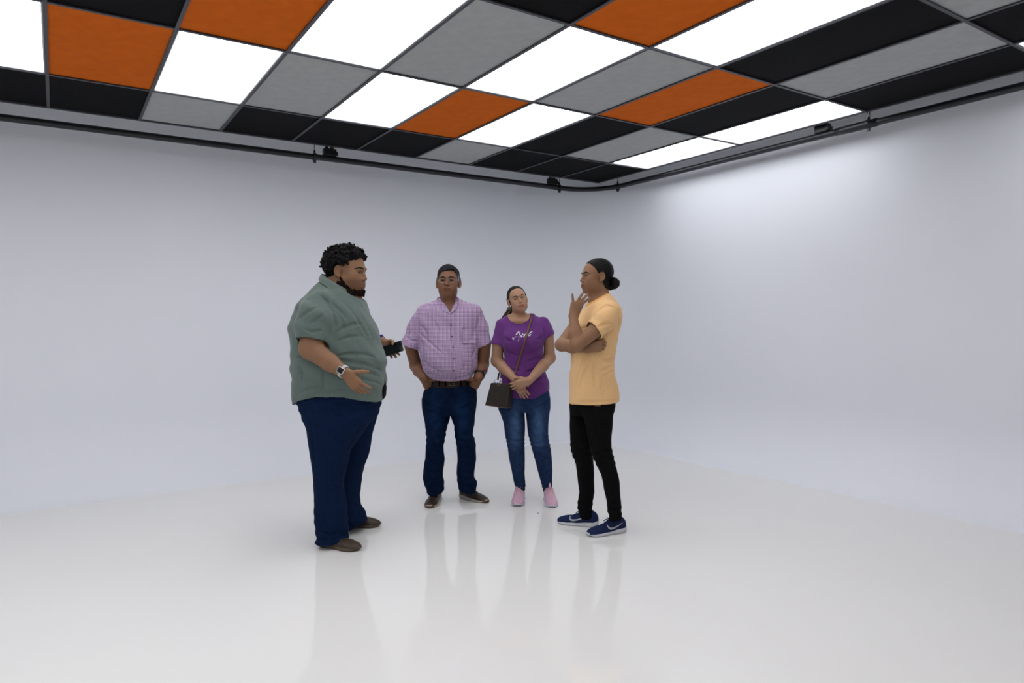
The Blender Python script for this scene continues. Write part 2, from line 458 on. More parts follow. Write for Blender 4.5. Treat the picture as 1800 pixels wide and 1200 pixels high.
def basis(f, u):
    """columns: lateral, forward, up from a forward and rough up vector"""
    f = unit(f); x = unit(np.cross(f, u)); return np.stack([x, f, np.cross(x, f)], 1)
class HeadT:
    def __init__(s, c, f, u, sc, wx=1.0):
        s.c = np.array(c, float); s.B = basis(f, u); s.s = sc; s.w = wx
    def p(s, x, y, z): return s.c+s.B@(np.array([x*s.w, y, z])*s.s)
    def inv(s, P): 
        q = ((P-s.c)@s.B)/s.s; q = q.copy(); q[:, 0] /= s.w; return q
def head(F, H, nose=1.0, jaw=1.0, ears=True, cheek=1.0, brow=1.0, lips=1.0):
    s = H.s; B = H.B; w = H.w
    def E(x, y, z, a, b, c, k=.02, mode='add', R=None):
        F.ell(H.p(x, y, z), np.array([a*w, b, c])*s, B if R is None else B@R, k*s, mode)
    def C(P, r, k=.01, mode='add'):
        rr = [q*s for q in r] if hasattr(r, '__len__') else r*s
        F.chain([H.p(*q) for q in P], rr, k*s, mode)
    E(0, -.014, .043, .076, .098, .083, .02)
    E(0, .030, .030, .065, .066, .070, .02)
    E(0, .034, -.020, .060*cheek, .060, .078, .03)
    E(0, .030, -.066, .050*jaw, .052, .042, .03)
    E(0, .073, -.098, .022*jaw, .018, .017, .03)
    for q in (-1, 1):
        E(q*.043, .060, -.020, .021*cheek, .022, .022, .025)
        E(q*.050*jaw, .010, -.062, .014, .030, .026, .03)
        E(q*.033, .050, -.055, .020, .028, .025, .03)
        E(q*.032, .099, .003, .0215, .0165, .0135, .012, 'cut')
    C([(-.040, .078, .020), (-.018, .091, .021), (0, .090, .020), (.018, .091, .021), (.040, .078, .020)], .008*brow, .014)
    E(0, .082, -.060, .028, .019, .026, .022)
    C([(0, .088, .012), (0, .099, -.010), (0, .108+.004*(nose-1), -.029)], [.007, .0080, .0100*nose], .010)
    for q in (-1, 1):
        E(q*.0120*nose, .098, -.034, .0078*nose, .010, .0075, .008)
        E(q*.006, .104, -.0415, .0034, .006, .004, .003, 'cut')
        # lids around the eyeball
        C([(q*.016, .082, .001), (q*.022, .0885, .0078), (q*.032, .0905, .0098), (q*.041, .084, .0066), (q*.047, .075, 0)], .0034, .004)
        C([(q*.016, .082, .001), (q*.023, .0865, -.0056), (q*.032, .0878, -.0068), (q*.041, .081, -.0042), (q*.047, .075, 0)], .0028, .004)
        if ears:
            th = q*.22; R = np.array([[math.cos(th), -math.sin(th), 0], [math.sin(th), math.cos(th), 0], [0, 0, 1]])
            E(q*.078, -.010, -.002, .008, .015, .026, .008, 'add', R)
            E(q*.079, -.004, -.026, .0065, .008, .011, .008, 'add', R)
            C([(q*(.078+.009*max(0, .3-math.cos(a))*.8), -.008+.017*math.cos(a)*(1 if a < 3.3 else .8), .002+.030*math.sin(a)) for a in np.linspace(.35, 4.4, 12)], .0046, .004)
            E(q*.0890, -.008, .001, .006, .010, .018, .003, 'cut', R)
            E(q*.082, .003, -.003, .005, .0045, .007, .003, 'add', R)
    C([(-.026, .090, -.0615), (-.012, .1015, -.0585), (0, .1035, -.0600), (.012, .1015, -.0585), (.026, .090, -.0615)], [.002, .0050, .0048, .0050, .002], .004)
    C([(-.024, .090, -.0665), (-.012, .1000, -.0705), (0, .1020, -.0715), (.012, .1000, -.0705), (.024, .090, -.0665)], [.002, .0052*lips, .0060*lips, .0052*lips, .002], .004)
    C([(-.027, .093, -.0640), (-.012, .1065, -.0645), (0, .1085, -.0648), (.012, .1065, -.0645), (.027, .093, -.0640)], .0016, .002, 'cut')
def face_tone(H, lip=(.82, .68, .66), stubble=None, blush=0, extra=None):
    def f(P):
        q = H.inv(P); x, y, z = q.T
        T = np.ones((len(P), 3))
        wl = np.clip(1.15-np.sqrt((x/.026)**2+((z+.0650)/.0115)**2), 0, .25)*4*(y > .08)
        T = T*(1-wl[:, None])+np.array(lip)*wl[:, None]
        sl_ = np.exp(-((z+.0646)/.0020)**2)*(np.abs(x) < .027)*(y > .085); T = T*(1-.45*sl_[:, None])  # shade in the mouth slit, painted as a dark line into the tone
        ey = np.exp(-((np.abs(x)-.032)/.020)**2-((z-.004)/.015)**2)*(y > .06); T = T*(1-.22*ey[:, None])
        if stubble:
            a, c = stubble
            ws = np.clip((-.030-z)/.02, 0, 1)*np.clip((z+.135)/.02, 0, 1)*(y > -.02)*np.clip((y+.02)/.03, 0, 1)*np.clip((.102-np.abs(x))/.01, 0, 1)*(1-wl)
            T = T*(1-a*ws[:, None])+np.array(c)*a*ws[:, None]
        if extra: T = extra(q, T)
        return T
    return f
def face_parts(H, par, brow_mat, body, look=(0, 1, 0), brows=True, brow_r=.0042, brow_z=0):
    s = H.s; look = unit(look)
    L = unit(H.B@look)
    for q in (-1, 1):
        c = H.p(q*.0315, .0752, .0010); r = .0138*s
        mb = MB(); n, m_ = 20, 14
        A = basis(L, (0, 0, 1))
        V = []; Fc = []
        for i in range(m_+1):
            th = math.pi*i/m_
            for j in range(n):
                ph = 2*math.pi*j/n
                V.append(c+r*(A[:, 1]*math.cos(th)+math.sin(th)*(math.cos(ph)*A[:, 0]+math.sin(ph)*A[:, 2])))
        for i in range(m_):
            for j in range(n): Fc.append((i*n+j, (i+1)*n+j, (i+1)*n+(j+1) % n, i*n+(j+1) % n))
        e = mb.add(V, Fc).build('eye', MT['eyewhite'], par, True)
        e.data.materials.append(MT['iris'])
        for pi, po in enumerate(e.data.polygons):
            if pi//n < 3: po.material_index = 1
        if brows:
            c0 = H.p(q*.034, .085, .025)
            G = Field(*[axis(v-.042*s, v+.042*s, .0019) for v in c0])
            bx = [.006, .014, .026, .040, .052, .060]; bz = [.018, .0205, .0250, .0270, .0220, .0160]
            def reg(x, y, z, q=q):
                a = x*q; zc = np.interp(a, bx, bz)+brow_z; hw = np.interp(a, bx, [.0, .9, 1.1, .9, .45, .0])*brow_r
                return np.maximum(np.maximum(np.abs(z-zc)-hw, .03-y), np.maximum(.009-a, a-.058))+.0006*np.sin(1500*a+500*z)
            G.coat(body, H, .0022, reg, .001)
            G.mesh('eyebrow', brow_mat, par)

# hand: columns of B = thumb side, finger direction, back of hand
def hand(F, w, x, y, z, curls, spread=(.10, .03, -.05, -.14), sc=1.0, thumb=None, flen=(.072, .080, .074, .058), k=.006):
    B = np.stack([unit(x), unit(y), unit(z)], 1); w = np.array(w, float)
    T = lambda p: w+B@(np.array(p, float)*sc)
    kn = [(.028, .088, .002), (.010, .093, .004), (-.009, .090, .003), (-.026, .082, 0)]
    for i, kk in enumerate(kn):
        F.cone(T((kk[0]*.55, .004, 0)), T(kk), .0145*sc, .0120*sc, .014)
        F.cone(T((kk[0]*.4, .0, -.004)), T((kk[0], kk[1]-.012, -.006)), .0135*sc, .0110*sc, .014)
    tips = []
    for i, kk in enumerate(kn):
        L = flen[i]; seg = (L*.46, L*.30, L*.24); c = curls[i] if hasattr(curls[i], '__len__') else (curls[i], curls[i]*1.1, curls[i]*.7)
        p = np.array(kk); ang = 0; sp = spread[i]; r = (.0092, .0084, .0076, .0064)
        P = [T(p)]
        for g in range(3):
            ang += c[g]
            d = np.array([math.sin(sp)*math.cos(ang), math.cos(sp)*math.cos(ang), -math.sin(ang)])
            p = p+d*seg[g]; P.append(T(p))
        f_ = sc*(.9 if i == 3 else 1)
        F.chain(P, [q*f_ for q in r], .005)
        tips.append(P[-1])
    th = thumb or [(.020, .018, -.006), (.044, .046, -.012), (.058, .072, -.014), (.064, .096, -.012)]
    F.chain([T(p) for p in th], [.0150*sc, .0118*sc, .0102*sc, .0085*sc], .010)
    return tips, T

# shoe: heel and toe points on the floor
def shoe(par, name, heel, toe, wid, m_up, m_sole, height=.10, sole=.026, collar=.0, h=.0038, up_scale=1.0, toe_r=.9, label=None):
    heel = np.array(heel, float); toe = np.array(toe, float); heel[2] = toe[2] = 0
    d = toe-heel; L = np.linalg.norm(d); f = d/L; x = np.cross(f, (0, 0, 1)); B = np.stack([x, f, np.array([0, 0, 1.0])], 1)
    T = lambda a, b, c: heel+B@np.array([a, b, c], float)
    lo = np.minimum(heel, toe)-.09; hi = np.maximum(heel, toe)+.09
    def mk(): return Field(axis(lo[0], hi[0], h), axis(lo[1], hi[1], h), axis(-.012, height+.06, h))
    W = wid/2
    root = par
    # sole: rounded footprint slab
    F = mk(); X, Y = F.ax[:, None]-heel[0], F.ay[None, :]-heel[1]
    v = X*f[0]+Y*f[1]; u = X*x[0]+Y*x[1]
    t = v/L
    half = W*np.interp(t, [-.02, 0, .05, .15, .3, .5, .65, .8, .9, .97, 1.0, 1.02], [0, .35, .66, .82, .78, .82, .98, .94, .72, .42, .20, 0])
    d2 = np.maximum(np.abs(u)-half, np.maximum(-v, v-L))*.9
    Z = F.az[None, None, :]
    rock = .014*np.clip((t-.78)/.22, 0, 1)**2+.007*np.clip((.10-t)/.10, 0, 1)
    top = sole*(.72+.50*np.clip(1-t*1.5, 0, 1))-.004*np.clip((t-.8)/.2, 0, 1)
    dz = np.maximum(Z-(top+rock)[:, :, None], rock[:, :, None]-Z+.0005)
    F.V = -smin(-np.broadcast_to(d2[:, :, None], F.V.shape), -dz, .010).astype(F32)
    so = F.mesh('sole', m_sole, root)
    # upper
    G = mk()
    g = .92*up_scale
    G.ell(T(0, L*.13, height*.50), (W*.80*g, L*.13, height*.58), B, .02)
    G.ell(T(0, L*.34, height*.46), (W*.80*g, L*.20, height*.50), B, .03)
    G.ell(T(0, L*.58, height*.30), (W*.90*g, L*.24, height*.36), B, .03)
    G.ell(T(0, L*.79, height*.20), (W*.90*g, L*.205, height*.32*toe_r), B, .03)
    G.ell(T(0, L*.24, height*.95), (W*.50, L*.11, height*.35), B, .02)
    G.cone(T(0, L*.24, height*.8), T(0, L*.24, height*1.6), W*.44, W*.50, .01, 'cut')
    G.clip(lambda X, Y, Z: np.broadcast_to(sole*.5-Z, G.V.shape))
    G.clip(lambda X, Y, Z: np.broadcast_to(Z-height*1.12, G.V.shape))
    upo = G.mesh('upper', m_up, root)
    return T, G, L
# ------------------------------------------------------------------ the studio: floor, coved walls, ceiling
WX0, WX1, WY0, WY1, WH = -5.2, 5.70, -4.2, 6.85, 3.42
CR, VR = .60, 1.10                      # cove radius, radius of the rounded vertical corners
def plan():
    """(point, inward normal, wall) round the room"""
    out = []
    cs = [((WX1-VR, WY1-VR), 90, 0, 'wall_back', 'wall_right'), ((WX1-VR, WY0+VR), 0, -90, 'wall_right', 'wall_front'),
          ((WX0+VR, WY0+VR), -90, -180, 'wall_front', 'wall_left'), ((WX0+VR, WY1-VR), 180, 90, 'wall_left', 'wall_back')]
    for (cx, cy), a0, a1, wa, wb in cs:
        for i in range(33):
            a = math.radians(a0+(a1-a0)*i/32); c, s_ = math.cos(a), math.sin(a)
            out.append(((cx+VR*c, cy+VR*s_), (-c, -s_), wa if i < 16 else wb))
            if i == 16: out[-1] = (out[-1][0], out[-1][1], wb)
    return out
PL = plan()
prof = [(CR*(1-math.sin(t)), CR*(1-math.cos(t))) for t in [math.pi/2*i/20 for i in range(21)]] + [(0, z) for z in (.9, 1.5, 2.2, 2.9, WH)]
nP = len(PL); npf = len(prof)
wall_faces = {}
WVs = [(p[0]+n[0]*o, p[1]+n[1]*o, z) for p, n, _ in PL for o, z in prof]
for i in range(nP):
    j = (i+1) % nP
    for k in range(npf-1):
        wall_faces.setdefault(PL[i][2], []).append((i*npf+k, i*npf+k+1, j*npf+k+1, j*npf+k))
for nm, fc in wall_faces.items():
    used = sorted({v for f in fc for v in f}); mp = {v: i for i, v in enumerate(used)}
    o = mesh_obj(nm, [WVs[v] for v in used], [tuple(mp[v] for v in f) for f in fc], MT['wallfar' if nm in ('wall_front', 'wall_left') else 'wall'], smooth=True)
    o['kind'] = 'structure'
fl = [(p[0]+n[0]*CR, p[1]+n[1]*CR, 0) for p, n, _ in PL]
o = mesh_obj('floor', fl, [tuple(range(nP))[::-1]], MT['floor'], smooth=False); o['kind'] = 'structure'
mb = MB(); mb.box((WX0-.1, WY0-.1, WH), (WX1+.1, WY1+.1, WH+.12)); o = mb.build('ceiling', MT['slab']); o['kind'] = 'structure'

# suspended ceiling grid: columns run along the back wall (0.61 m), rows step away from it (1.22 m)
A_, B_ = .6096, 1.2192
GX, GY, CZ = 5.478, 6.715, 3.0254
def cx(i): return GX-(i if i else .084)*A_
def cy(j): return GY-(j if j else .3303)*B_
NI, NJ = 17, 8  # cells out of view are invented, their lit panels spread to balance the light
PAT = ['kkkgkkkgkkkgkkgkk',      # row along the back wall, from the right-hand corner leftwards
       'wgkwowgwowkgwkowg',
       'wkogwgwokgwokwgkw',
       'kgkwokwgwkowgkwgo',
       'wkgowkokwgkwgowkw',
       'gokkgkwogkwgkwogk',
       'kkgokwkgwkogwkwgo',
       'gkokkgowgkwokwgkw']
ORD = ['first', 'second', 'third', 'fourth', 'fifth', 'sixth', 'seventh', 'eighth', 'ninth', 'tenth', 'eleventh', 'twelfth', 'thirteenth', 'fourteenth', 'fifteenth', 'sixteenth', 'seventeenth']
NAMEC = {'k': 'black', 'g': 'grey', 'o': 'orange', 'w': 'white'}
bw = .0105
for j in range(NJ):
    for i in range(NI):
        c = PAT[j][i]
        x1, x0 = cx(i)-bw*.6, cx(i+1)+bw*.6
        y1, y0 = cy(j)-bw*.6, cy(j+1)+bw*.6
        loc = ((x0+x1)/2, (y0+y1)/2, CZ)
        hx, hy = (x1-x0)/2, (y1-y0)/2
        right = PAT[j][i-1] if i else None
        place = ('first row from the back wall' if j == 0 else ORD[j]+' row from the back wall')+', '+ORD[i]+' from the right wall'
        if c == 'w':
            e = empty('light_panel', loc, 0, 'glowing white ceiling panel, '+place, 'ceiling light', 'luminous panels in the ceiling grid')
            mb = MB(); t = .012
            for lo, hi in (((-hx, -hy, .002), (-hx+t, hy, .03)), ((hx-t, -hy, .002), (hx, hy, .03)), ((-hx+t, -hy, .002), (hx-t, -hy+t, .03)), ((-hx+t, hy-t, .002), (hx-t, hy, .03))): mb.box(lo, hi)
            mb.build('panel_frame', MT['rim'], e)
            mb = MB(); mb.box((-hx+t, -hy+t, .012), (hx-t, hy-t, .020)); mb.build('diffuser', MT['glow'], e)
        else:
            mb = MB(); mb.box((-hx, -hy, .006), (hx, hy, .022))
            if (j, i) == (3, 5): pass
            o = mb.build('acoustic_tile', MT['t'+NAMEC[c]]); o.location = loc
            tagit(o, NAMEC[c]+' ceiling tile, '+place, 'ceiling tile', NAMEC[c]+' tiles in the ceiling grid')
xr, xl, yb, yf = cx(0), cx(NI), cy(0), cy(NJ)
mb = MB()
for i in range(1, NI): mb.box((cx(i)-bw, yf, CZ-.004), (cx(i)+bw, yb, CZ+.003)); mb.box((cx(i)-.003, yf, CZ+.003), (cx(i)+.003, yb, CZ+.04))
for j in range(1, NJ): mb.box((xl, cy(j)-bw, CZ-.0045), (xr, cy(j)+bw, CZ+.003)); mb.box((xl, cy(j)-.003, CZ+.003), (xr, cy(j)+.003, CZ+.04))
o = mb.build('trim_1', MT['tbar']); o['kind'] = 'structure'
mb = MB(); t = .015
for lo, hi in (((xl-t, yb-.006, CZ-.006), (xr+t, yb+t, CZ+.045)), ((xl-t, yf-t, CZ-.006), (xr+t, yf+.006, CZ+.045)),
               ((xr-.006, yf, CZ-.006), (xr+t, yb, CZ+.045)), ((xl-t, yf, CZ-.006), (xl+.006, yb, CZ+.045))): mb.box(lo, hi)
o = mb.build('trim_2', MT['tbar'], bevel=.002); o['kind'] = 'structure'
# unseen opaque sheet added so the void above the grid stays dark
mb = MB(); mb.box((xl, yf, CZ+.05), (xr, yb, CZ+.06)); o = mb.build('trim_3', MT['slab']); o['kind'] = 'structure'

# black pipe rail round the edge of the ceiling
PY, PX, PZ, PR, BR = 6.50, 5.535, 2.951, .028, .50
pts = [(x, PY, PZ) for x in np.linspace(-4.6, PX-BR, 24)]
pts += [(PX-BR+BR*math.sin(a), PY-BR+BR*math.cos(a), PZ) for a in [math.pi/2*k/16 for k in range(1, 17)]]
pts += [(PX, y, PZ) for y in np.linspace(PY-BR, -3.2, 22)[1:]]
rail = empty('pipe_rail', (PX, PY, PZ), 0, 'long black pipe rail curving round the corner below the ceiling edge', 'pipe')
off = np.array([PX, PY, PZ])
MB().tube([np.array(p)-off for p in pts], PR, 16).build('pipe', MT['pipe'], rail, True)
MB().tube([np.array((PX, y, PZ))-off for y in (3.02, 3.14, 3.26, 3.38)], [PR+.005, PR+.007, PR+.007, PR+.004], 16).build('pipe_sleeve', MT['pipe'], rail, True)
def hanger(x, y, dx, dy, big=False):
    mb = MB(); p = np.array((x, y, PZ))-off
    d = np.array([dx, dy, 0.]); s_ = np.array([-dy, dx, 0.])
    ring = [p+s_*math.cos(a)*(PR+.006)+np.array([0, 0, 1])*math.sin(a)*(PR+.006) for a in [2*math.pi*k/18 for k in range(18)]]
    V = []; Fc = []
    for k, q in enumerate(ring):
        n = unit(q-p)
        for a, b in ((-.013, -.004), (.013, -.004), (.013, .004), (-.013, .004)): V.append(q+d*a+n*b)
    for k in range(18):
        for e in range(4): Fc.append((k*4+e, k*4+(e+1) % 4, ((k+1) % 18)*4+(e+1) % 4, ((k+1) % 18)*4+e))
    mb.add(V, Fc)
    mb.box((-.011, -.011, -.056), (.011, .011, -.030), (np.eye(3), p)); mb.tube([p+(0, 0, .030), p+(0, 0, .060)], .010, 8)
    h = mb.build('hanger_clamp', MT['pipe'], rail)
    if big:
        for e in (-.018, .018): MB().tube([p+s_*e+(0, 0, .03), p+s_*e+(0, 0, .16)], .007, 8).build('hanger_rod', MT['steel'], h, True)
    else: MB().tube([p+(0, 0, .05), p+(0, 0, WH-PZ-.002)], .0035, 6).build('hanger_rod', MT['pipe'], h, True)
hanger(2.08, PY, 1, 0); hanger(4.99, PY, 1, 0); hanger(PX, 6.09, 0, 1); hanger(PX, 3.10, 0, 1, True); hanger(-.9, PY, 1, 0); hanger(PX, .1, 0, 1)
def rail_box(x, y, rot, label, knobs=True):
    e = empty('rail_box', (x, y, PZ+PR), rot, label, 'junction box', 'small black boxes clamped on the pipe rail')
    mb = MB(); mb.box((-.062, -.03, -.004), (.062, .03, .066)); mb.build('housing', MT['blackplastic'], e, bevel=.008)
    if knobs:
        mb = MB(); 
        for kx in (-.028, .024): mb.tube([(kx, 0, .060), (kx, 0, .084)], .017, 10)
        mb.build('cap', MT['blackplastic'], e)
    mb = MB(); mb.box((.045, -.036, .004), (.072, .036, .040)); mb.build('lug', MT['blackplastic'], e, bevel=.003)
rail_box(2.225, PY, 0, 'small black box on the pipe rail above the man in the green shirt')
rail_box(4.885, PY, 0, 'small black box on the pipe rail just left of the room corner')
rail_box(PX, 3.50, -math.pi/2, 'small black box on the pipe rail along the right wall', False)
# speck on the floor behind the woman
MB().tube([(0, 0, .001), (0, 0, .004)], [.006, .004], 7).build('x', MT['blackplastic'])
sp = bpy.data.objects['x']; sp.name = 'debris_speck'
FR = Frame(946, 4.93)
d = FWD*FPX+RT*(946-900)+UP*(600-902); t = -CAMZ/d[2]; sp.location = (d[0]*t, d[1]*t, 0)
tagit(sp, 'tiny dark speck on the white floor in front of the pink sneakers', 'speck')
# ------------------------------------------------------------------ helpers for clothed figures
def strip_on(F, P, name, material, par, pts, w, lift=.002, th=.0018, y0=-1.0, n=4, push=(0, 0, 0)):
    """narrow strip lying on the front of garment F through pixel points"""
    Q = []
    for a, b in zip(pts[:-1], pts[1:]):
        for i in range(n): Q.append((a[0]+(b[0]-a[0])*i/n, a[1]+(b[1]-a[1])*i/n))
    Q.append(pts[-1]); W = []
    for px, py in Q:
        g = P.U(px, py, -.2)
        for _ in range(3):
            y = F.surf(g[0], g[2], y0)
            if y is None: break
            g = P.U(px, py, y)
        if y is not None: W.append(np.array([g[0], y-lift, g[2]])+np.array(push))
    sd = []; nr = []
    for i in range(len(W)):
        t = unit(W[min(i+1, len(W)-1)]-W[max(i-1, 0)]); c = W[i]
        y1, y2 = F.surf(c[0]-.012, c[2], y0), F.surf(c[0]+.012, c[2], y0)
        sx = unit((.024, (y2-y1) if y1 is not None and y2 is not None and abs(y2-y1) < .05 else 0, 0))
        s_ = unit(sx-t*(sx@t)) if abs(sx@t) < .95 else np.cross(t, (0, 1, 0)); nn = np.cross(s_, t)
        if nn[1] > 0: nn = -nn
        sd.append(s_); nr.append(nn)
    return MB().ribbon(W, sd, w, nr, th).build(name, material, par, True), W
def on_surf(F, P, px, py, y0=-1.0, lift=.003):
    g = P.U(px, py, -.2)
    for _ in range(3):
        y = F.surf(g[0], g[2], y0); y = 0 if y is None else y
        g = P.U(px, py, y)
    return np.array([g[0], y-lift, g[2]])
def disc(c, r, th, nrm=(0, -1, 0), n=12):
    return MB().tube([np.array(c), np.array(c)+unit(nrm)*th], r, n)
def collar_flap(par, material, P, name='collar'):
    """thin folded cloth panel from a grid of 3D points (rows of equal length)"""
    G = np.array(P, float); r, c, _ = G.shape
    nrm = np.zeros_like(G)
    du = np.gradient(G, axis=0); dv = np.gradient(G, axis=1); nrm = np.cross(du, dv); nrm /= np.linalg.norm(nrm, axis=2, keepdims=True)+1e-9
    a = G.reshape(-1, 3); b = (G+nrm*.004).reshape(-1, 3); N = r*c; Fc = []
    for i in range(r-1):
        for j in range(c-1):
            q = (i*c+j, i*c+j+1, (i+1)*c+j+1, (i+1)*c+j); Fc.append(q[::-1]); Fc.append(tuple(k+N for k in q))
    ed = [(i*c, (i+1)*c) for i in range(r-1)]+[((i+1)*c+c-1, i*c+c-1) for i in range(r-1)]+[(j+1, j) for j in range(c-1)]+[((r-1)*c+j, (r-1)*c+j+1) for j in range(c-1)]
    Fc += [(p, q, q+N, p+N) for p, q in ed]
    return mesh_obj(name, np.concatenate([a, b]), Fc, material, par, True)
def watch(par_name, c, R, arm_r, strap_m, face_m, label, cat='watch', case=(.019, .023), ell=1.0):
    """R columns: along arm, around (face normal), across; c = wrist centre"""
    e = empty(par_name)
    R = np.array(R, float); mb = MB(); n = 28; V = []; Fc = []
    for k in range(n):
        a = 2*math.pi*k/n; d = R[:, 1]*math.cos(a)+R[:, 2]*math.sin(a)*ell
        u = unit(d)
        for s_, q in ((-.010, .0005), (.010, .0005), (.010, .0035), (-.010, .0035)): V.append(c+R[:, 0]*s_+d*arm_r+u*q)
    for k in range(n):
        for i in range(4): Fc.append((k*4+i, k*4+(i+1) % 4, ((k+1) % n)*4+(i+1) % 4, ((k+1) % n)*4+i))
    mb.add(V, Fc).build('strap', strap_m, e, True)
    o = MB().box((-case[1], arm_r-.001, -case[0]), (case[1], arm_r+.009, case[0]), (R, np.array(c))).build('case', strap_m if face_m[0] is None else face_m[0], e, bevel=.004)
    MB().box((-case[1]+.004, arm_r+.008, -case[0]+.004), (case[1]-.004, arm_r+.0098, case[0]-.004), (R, np.array(c))).build('screen', face_m[1], e, bevel=.002)
    tagit(e, label, cat)
    return e
def place(o, P):
    o.location = P.loc; o.rotation_euler = (0, 0, -YAW)

# ------------------------------------------------------------------ man in the green shirt, turned to the right
P = Frame(600, 4.35); U = P.U; mm = P.m
ROOT1 = empty('person', P.loc, -YAW, 'large curly-haired bearded person in green button shirt and navy trousers gesturing with open hand', 'person')
SK = skin('skin_tan', (.245, .128, .070))
SHIRT = mat('green_chambray', (.104, .143, .128), .85, .2, noise=(160, .10), bump=(28, .30), sheen=.15)
TROU = mat('navy_twill', (.0040, .0120, .040), .85, .06, noise=(40, .15), bump=(30, .3))
LEATH = mat('brown_leather', (.045, .028, .018), .5, .4, noise=(35, .25), bump=(60, .4))
LSOLE = mat('dark_sole', (.075, .050, .030), .6)
H = HeadT(U(609.5, 479), (math.cos(.20), -math.sin(.20), -.05), (.03, 0, 1), 1.16, 1.08)
torso = P.rows([(484, 572, 614, .080, .0), (496, 562, 624, .105, .0), (504, 553, 630, .135, .0), (514, 543, 635, .17), (528, 531, 641, .215), (542, 522, 646, .245), (557, 517, 652, .262),
                (575, 513, 661, .275), (600, 513, 667, .28), (617, 515, 674, .285), (635, 517, 677.5, .29), (660, 516, 677.5, .295), (685, 517, 675.5, .285), (712, 519, 671, .275)], 0)
# body
sh, el, wr = U(558, 543, -.235), U(546, 612, -.30), U(606.5, 654.5, -.37)
# shirt
S = Field(axis(-.38, .38, .0052), axis(-.42, .38, .0052), axis(.80, 1.66, .0052), shell=.008)
S.loft(torso, n=2.25, sm=.02)
cu = U(547, 599, -.285); an = unit(el-sh); an = unit(an*[1, 1, 1])
S.chain([U(560, 536, -.20), U(553, 565, -.25), cu], [.088, .099, .096], .05, cut=(cu, an))
cu2 = U(590, 590, .30); S.chain([U(578, 540, .19), cu2], [.09, .09], .05)
S.fold(wav((.0040, 6, 3, 34, 0, 1.6), (.0022, 30, 10, 46, 1, 1.4), (.0018, -38, 20, 24, 2, 1.6), (.0012, 60, 40, 70, .5, 1.2)))
# horizontal pull creases across the side, drape lines from the armpit and the sleeve seam
S.norm()
for pts, r in (([(560, 517), (574, 528), (586, 548), (589, 570), (580, 592)], .004), ([(583, 628), (610, 622), (640, 622), (660, 628)], .003), ([(575, 640), (600, 634), (640, 640), (668, 650)], .004),
    ([(582, 652), (620, 650), (655, 656), (672, 664)], .003), ([(590, 664), (630, 664), (668, 674)], .002), ([(590, 585), (605, 576), (622, 570), (640, 568)], .004), ([(592, 600), (612, 592), (640, 590)], .003),
    ([(590, 545), (600, 560), (603, 578)], .003), ([(582, 530), (596, 545), (610, 560)], .002), ([(600, 528), (618, 545), (634, 570), (645, 590)], .002), ([(524, 592), (545, 599), (570, 598)], .002),
    ([(530, 575), (548, 584), (570, 580)], .002), ([(527, 560), (540, 548), (556, 540)], .002), ([(540, 570), (560, 560), (578, 545)], .0015), ([(519, 640), (530, 650), (532, 668)], .002), ([(569, 640), (569, 665), (569, 686)], .0012),
    ([(522, 690), (545, 682), (570, 680)], .002), ([(530, 705), (560, 690), (600, 684), (668, 696)], .001), ([(536, 500), (525, 525), (520, 548)], .002), ([(545, 600), (530, 625), (522, 630)], .003)):
    S.crease(P, pts, r)
for dx in (-3.2, 3.2): S.crease(P, [(a_+dx, b_) for a_, b_ in ((626, 532), (635, 547), (646, 568), (655, 588), (662, 606))], .0012, .005)
zh = lambda px: 0
xa, xb, xc = U(519, 712)[0], U(575, 690)[0], U(668, 702)[0]
za, zb, zc = U(519, 711)[2], U(575, 690)[2], U(668, 703)[2]
S.clip(hollow=True, fn=lambda X, Y, Z: np.interp(X.ravel(), [xa, U(545, 697)[0], xb, U(620, 689)[0], xc], [za, U(545, 697)[2], zb, U(620, 690)[2], zc]).reshape(X.shape)-Z+0*Y)
nb, nf = U(566, 484, 0), U(634, 525, 0); nn = unit(np.cross(nf-nb, (0, 1, 0))); nn = nn if nn[2] > 0 else -nn
S.clip(lambda X, Y, Z: np.minimum((X-nb[0])*nn[0]+(Z-nb[2])*nn[2]+0*Y, 5))
shirt1 = S.mesh('shirt', SHIRT, ROOT1)
# stand collar: band running round the neck, open at the throat
def ring_pts(P0, P1, ry, n0, n1, n, up=0, out=0, dip=0):
    c = (P0+P1)/2; ax = (P1-P0)/2; L = np.linalg.norm(ax); a = ax/L; pts = []
    for i in range(n):
        t = n0+(n1-n0)*i/(n-1)
        p = c+a*(L+out)*math.cos(t)+np.array([0, 1, 0])*(ry+out)*math.sin(t); p = p+np.array([0, 0, up]); pts.append(p)
    return pts
c0, c1 = U(568, 490, 0), U(627, 525, 0)
rows_ = []
for up_, out_ in ((-.020, .026), (-.004, .022), (.014, .014), (.030, .004), (.033, -.004), (.018, -.010), (-.014, -.008)):
    rows_.append(ring_pts(c0, c1, .134, .22, 2*math.pi-.22, 48, up_, out_))
collar_flap(ROOT1, SHIRT, rows_)
# placket with dark gap along the front, undershirt edge, side hem seam
DK = mat('black_tee', (.008, .008, .010), .8, .2)
MB().tube([U(672, 655, -.02), U(676, 680, -.02), U(675.5, 694, -.01), U(674, 701, 0)], [.006, .014, .012, .003], 8).build('undershirt_edge', DK, ROOT1, True)
MB().tube([on_surf(S, P, a, b)+np.array((.004, -.001, 0)) for a, b in ((643, 560), (648, 570), (655, 588), (660, 600), (666, 616), (671, 632), (673, 645), (673, 655))], [.001, .0028, .0032, .0034, .0034, .0036, .004, .003], 8).build('undershirt_gap', DK, ROOT1, True)
for px, py in ((633, 541), (641, 556)):
    disc(on_surf(S, P, px, py), .0055, .004, (.4, -1, .2)).build('button', MT['blackplastic'], ROOT1)
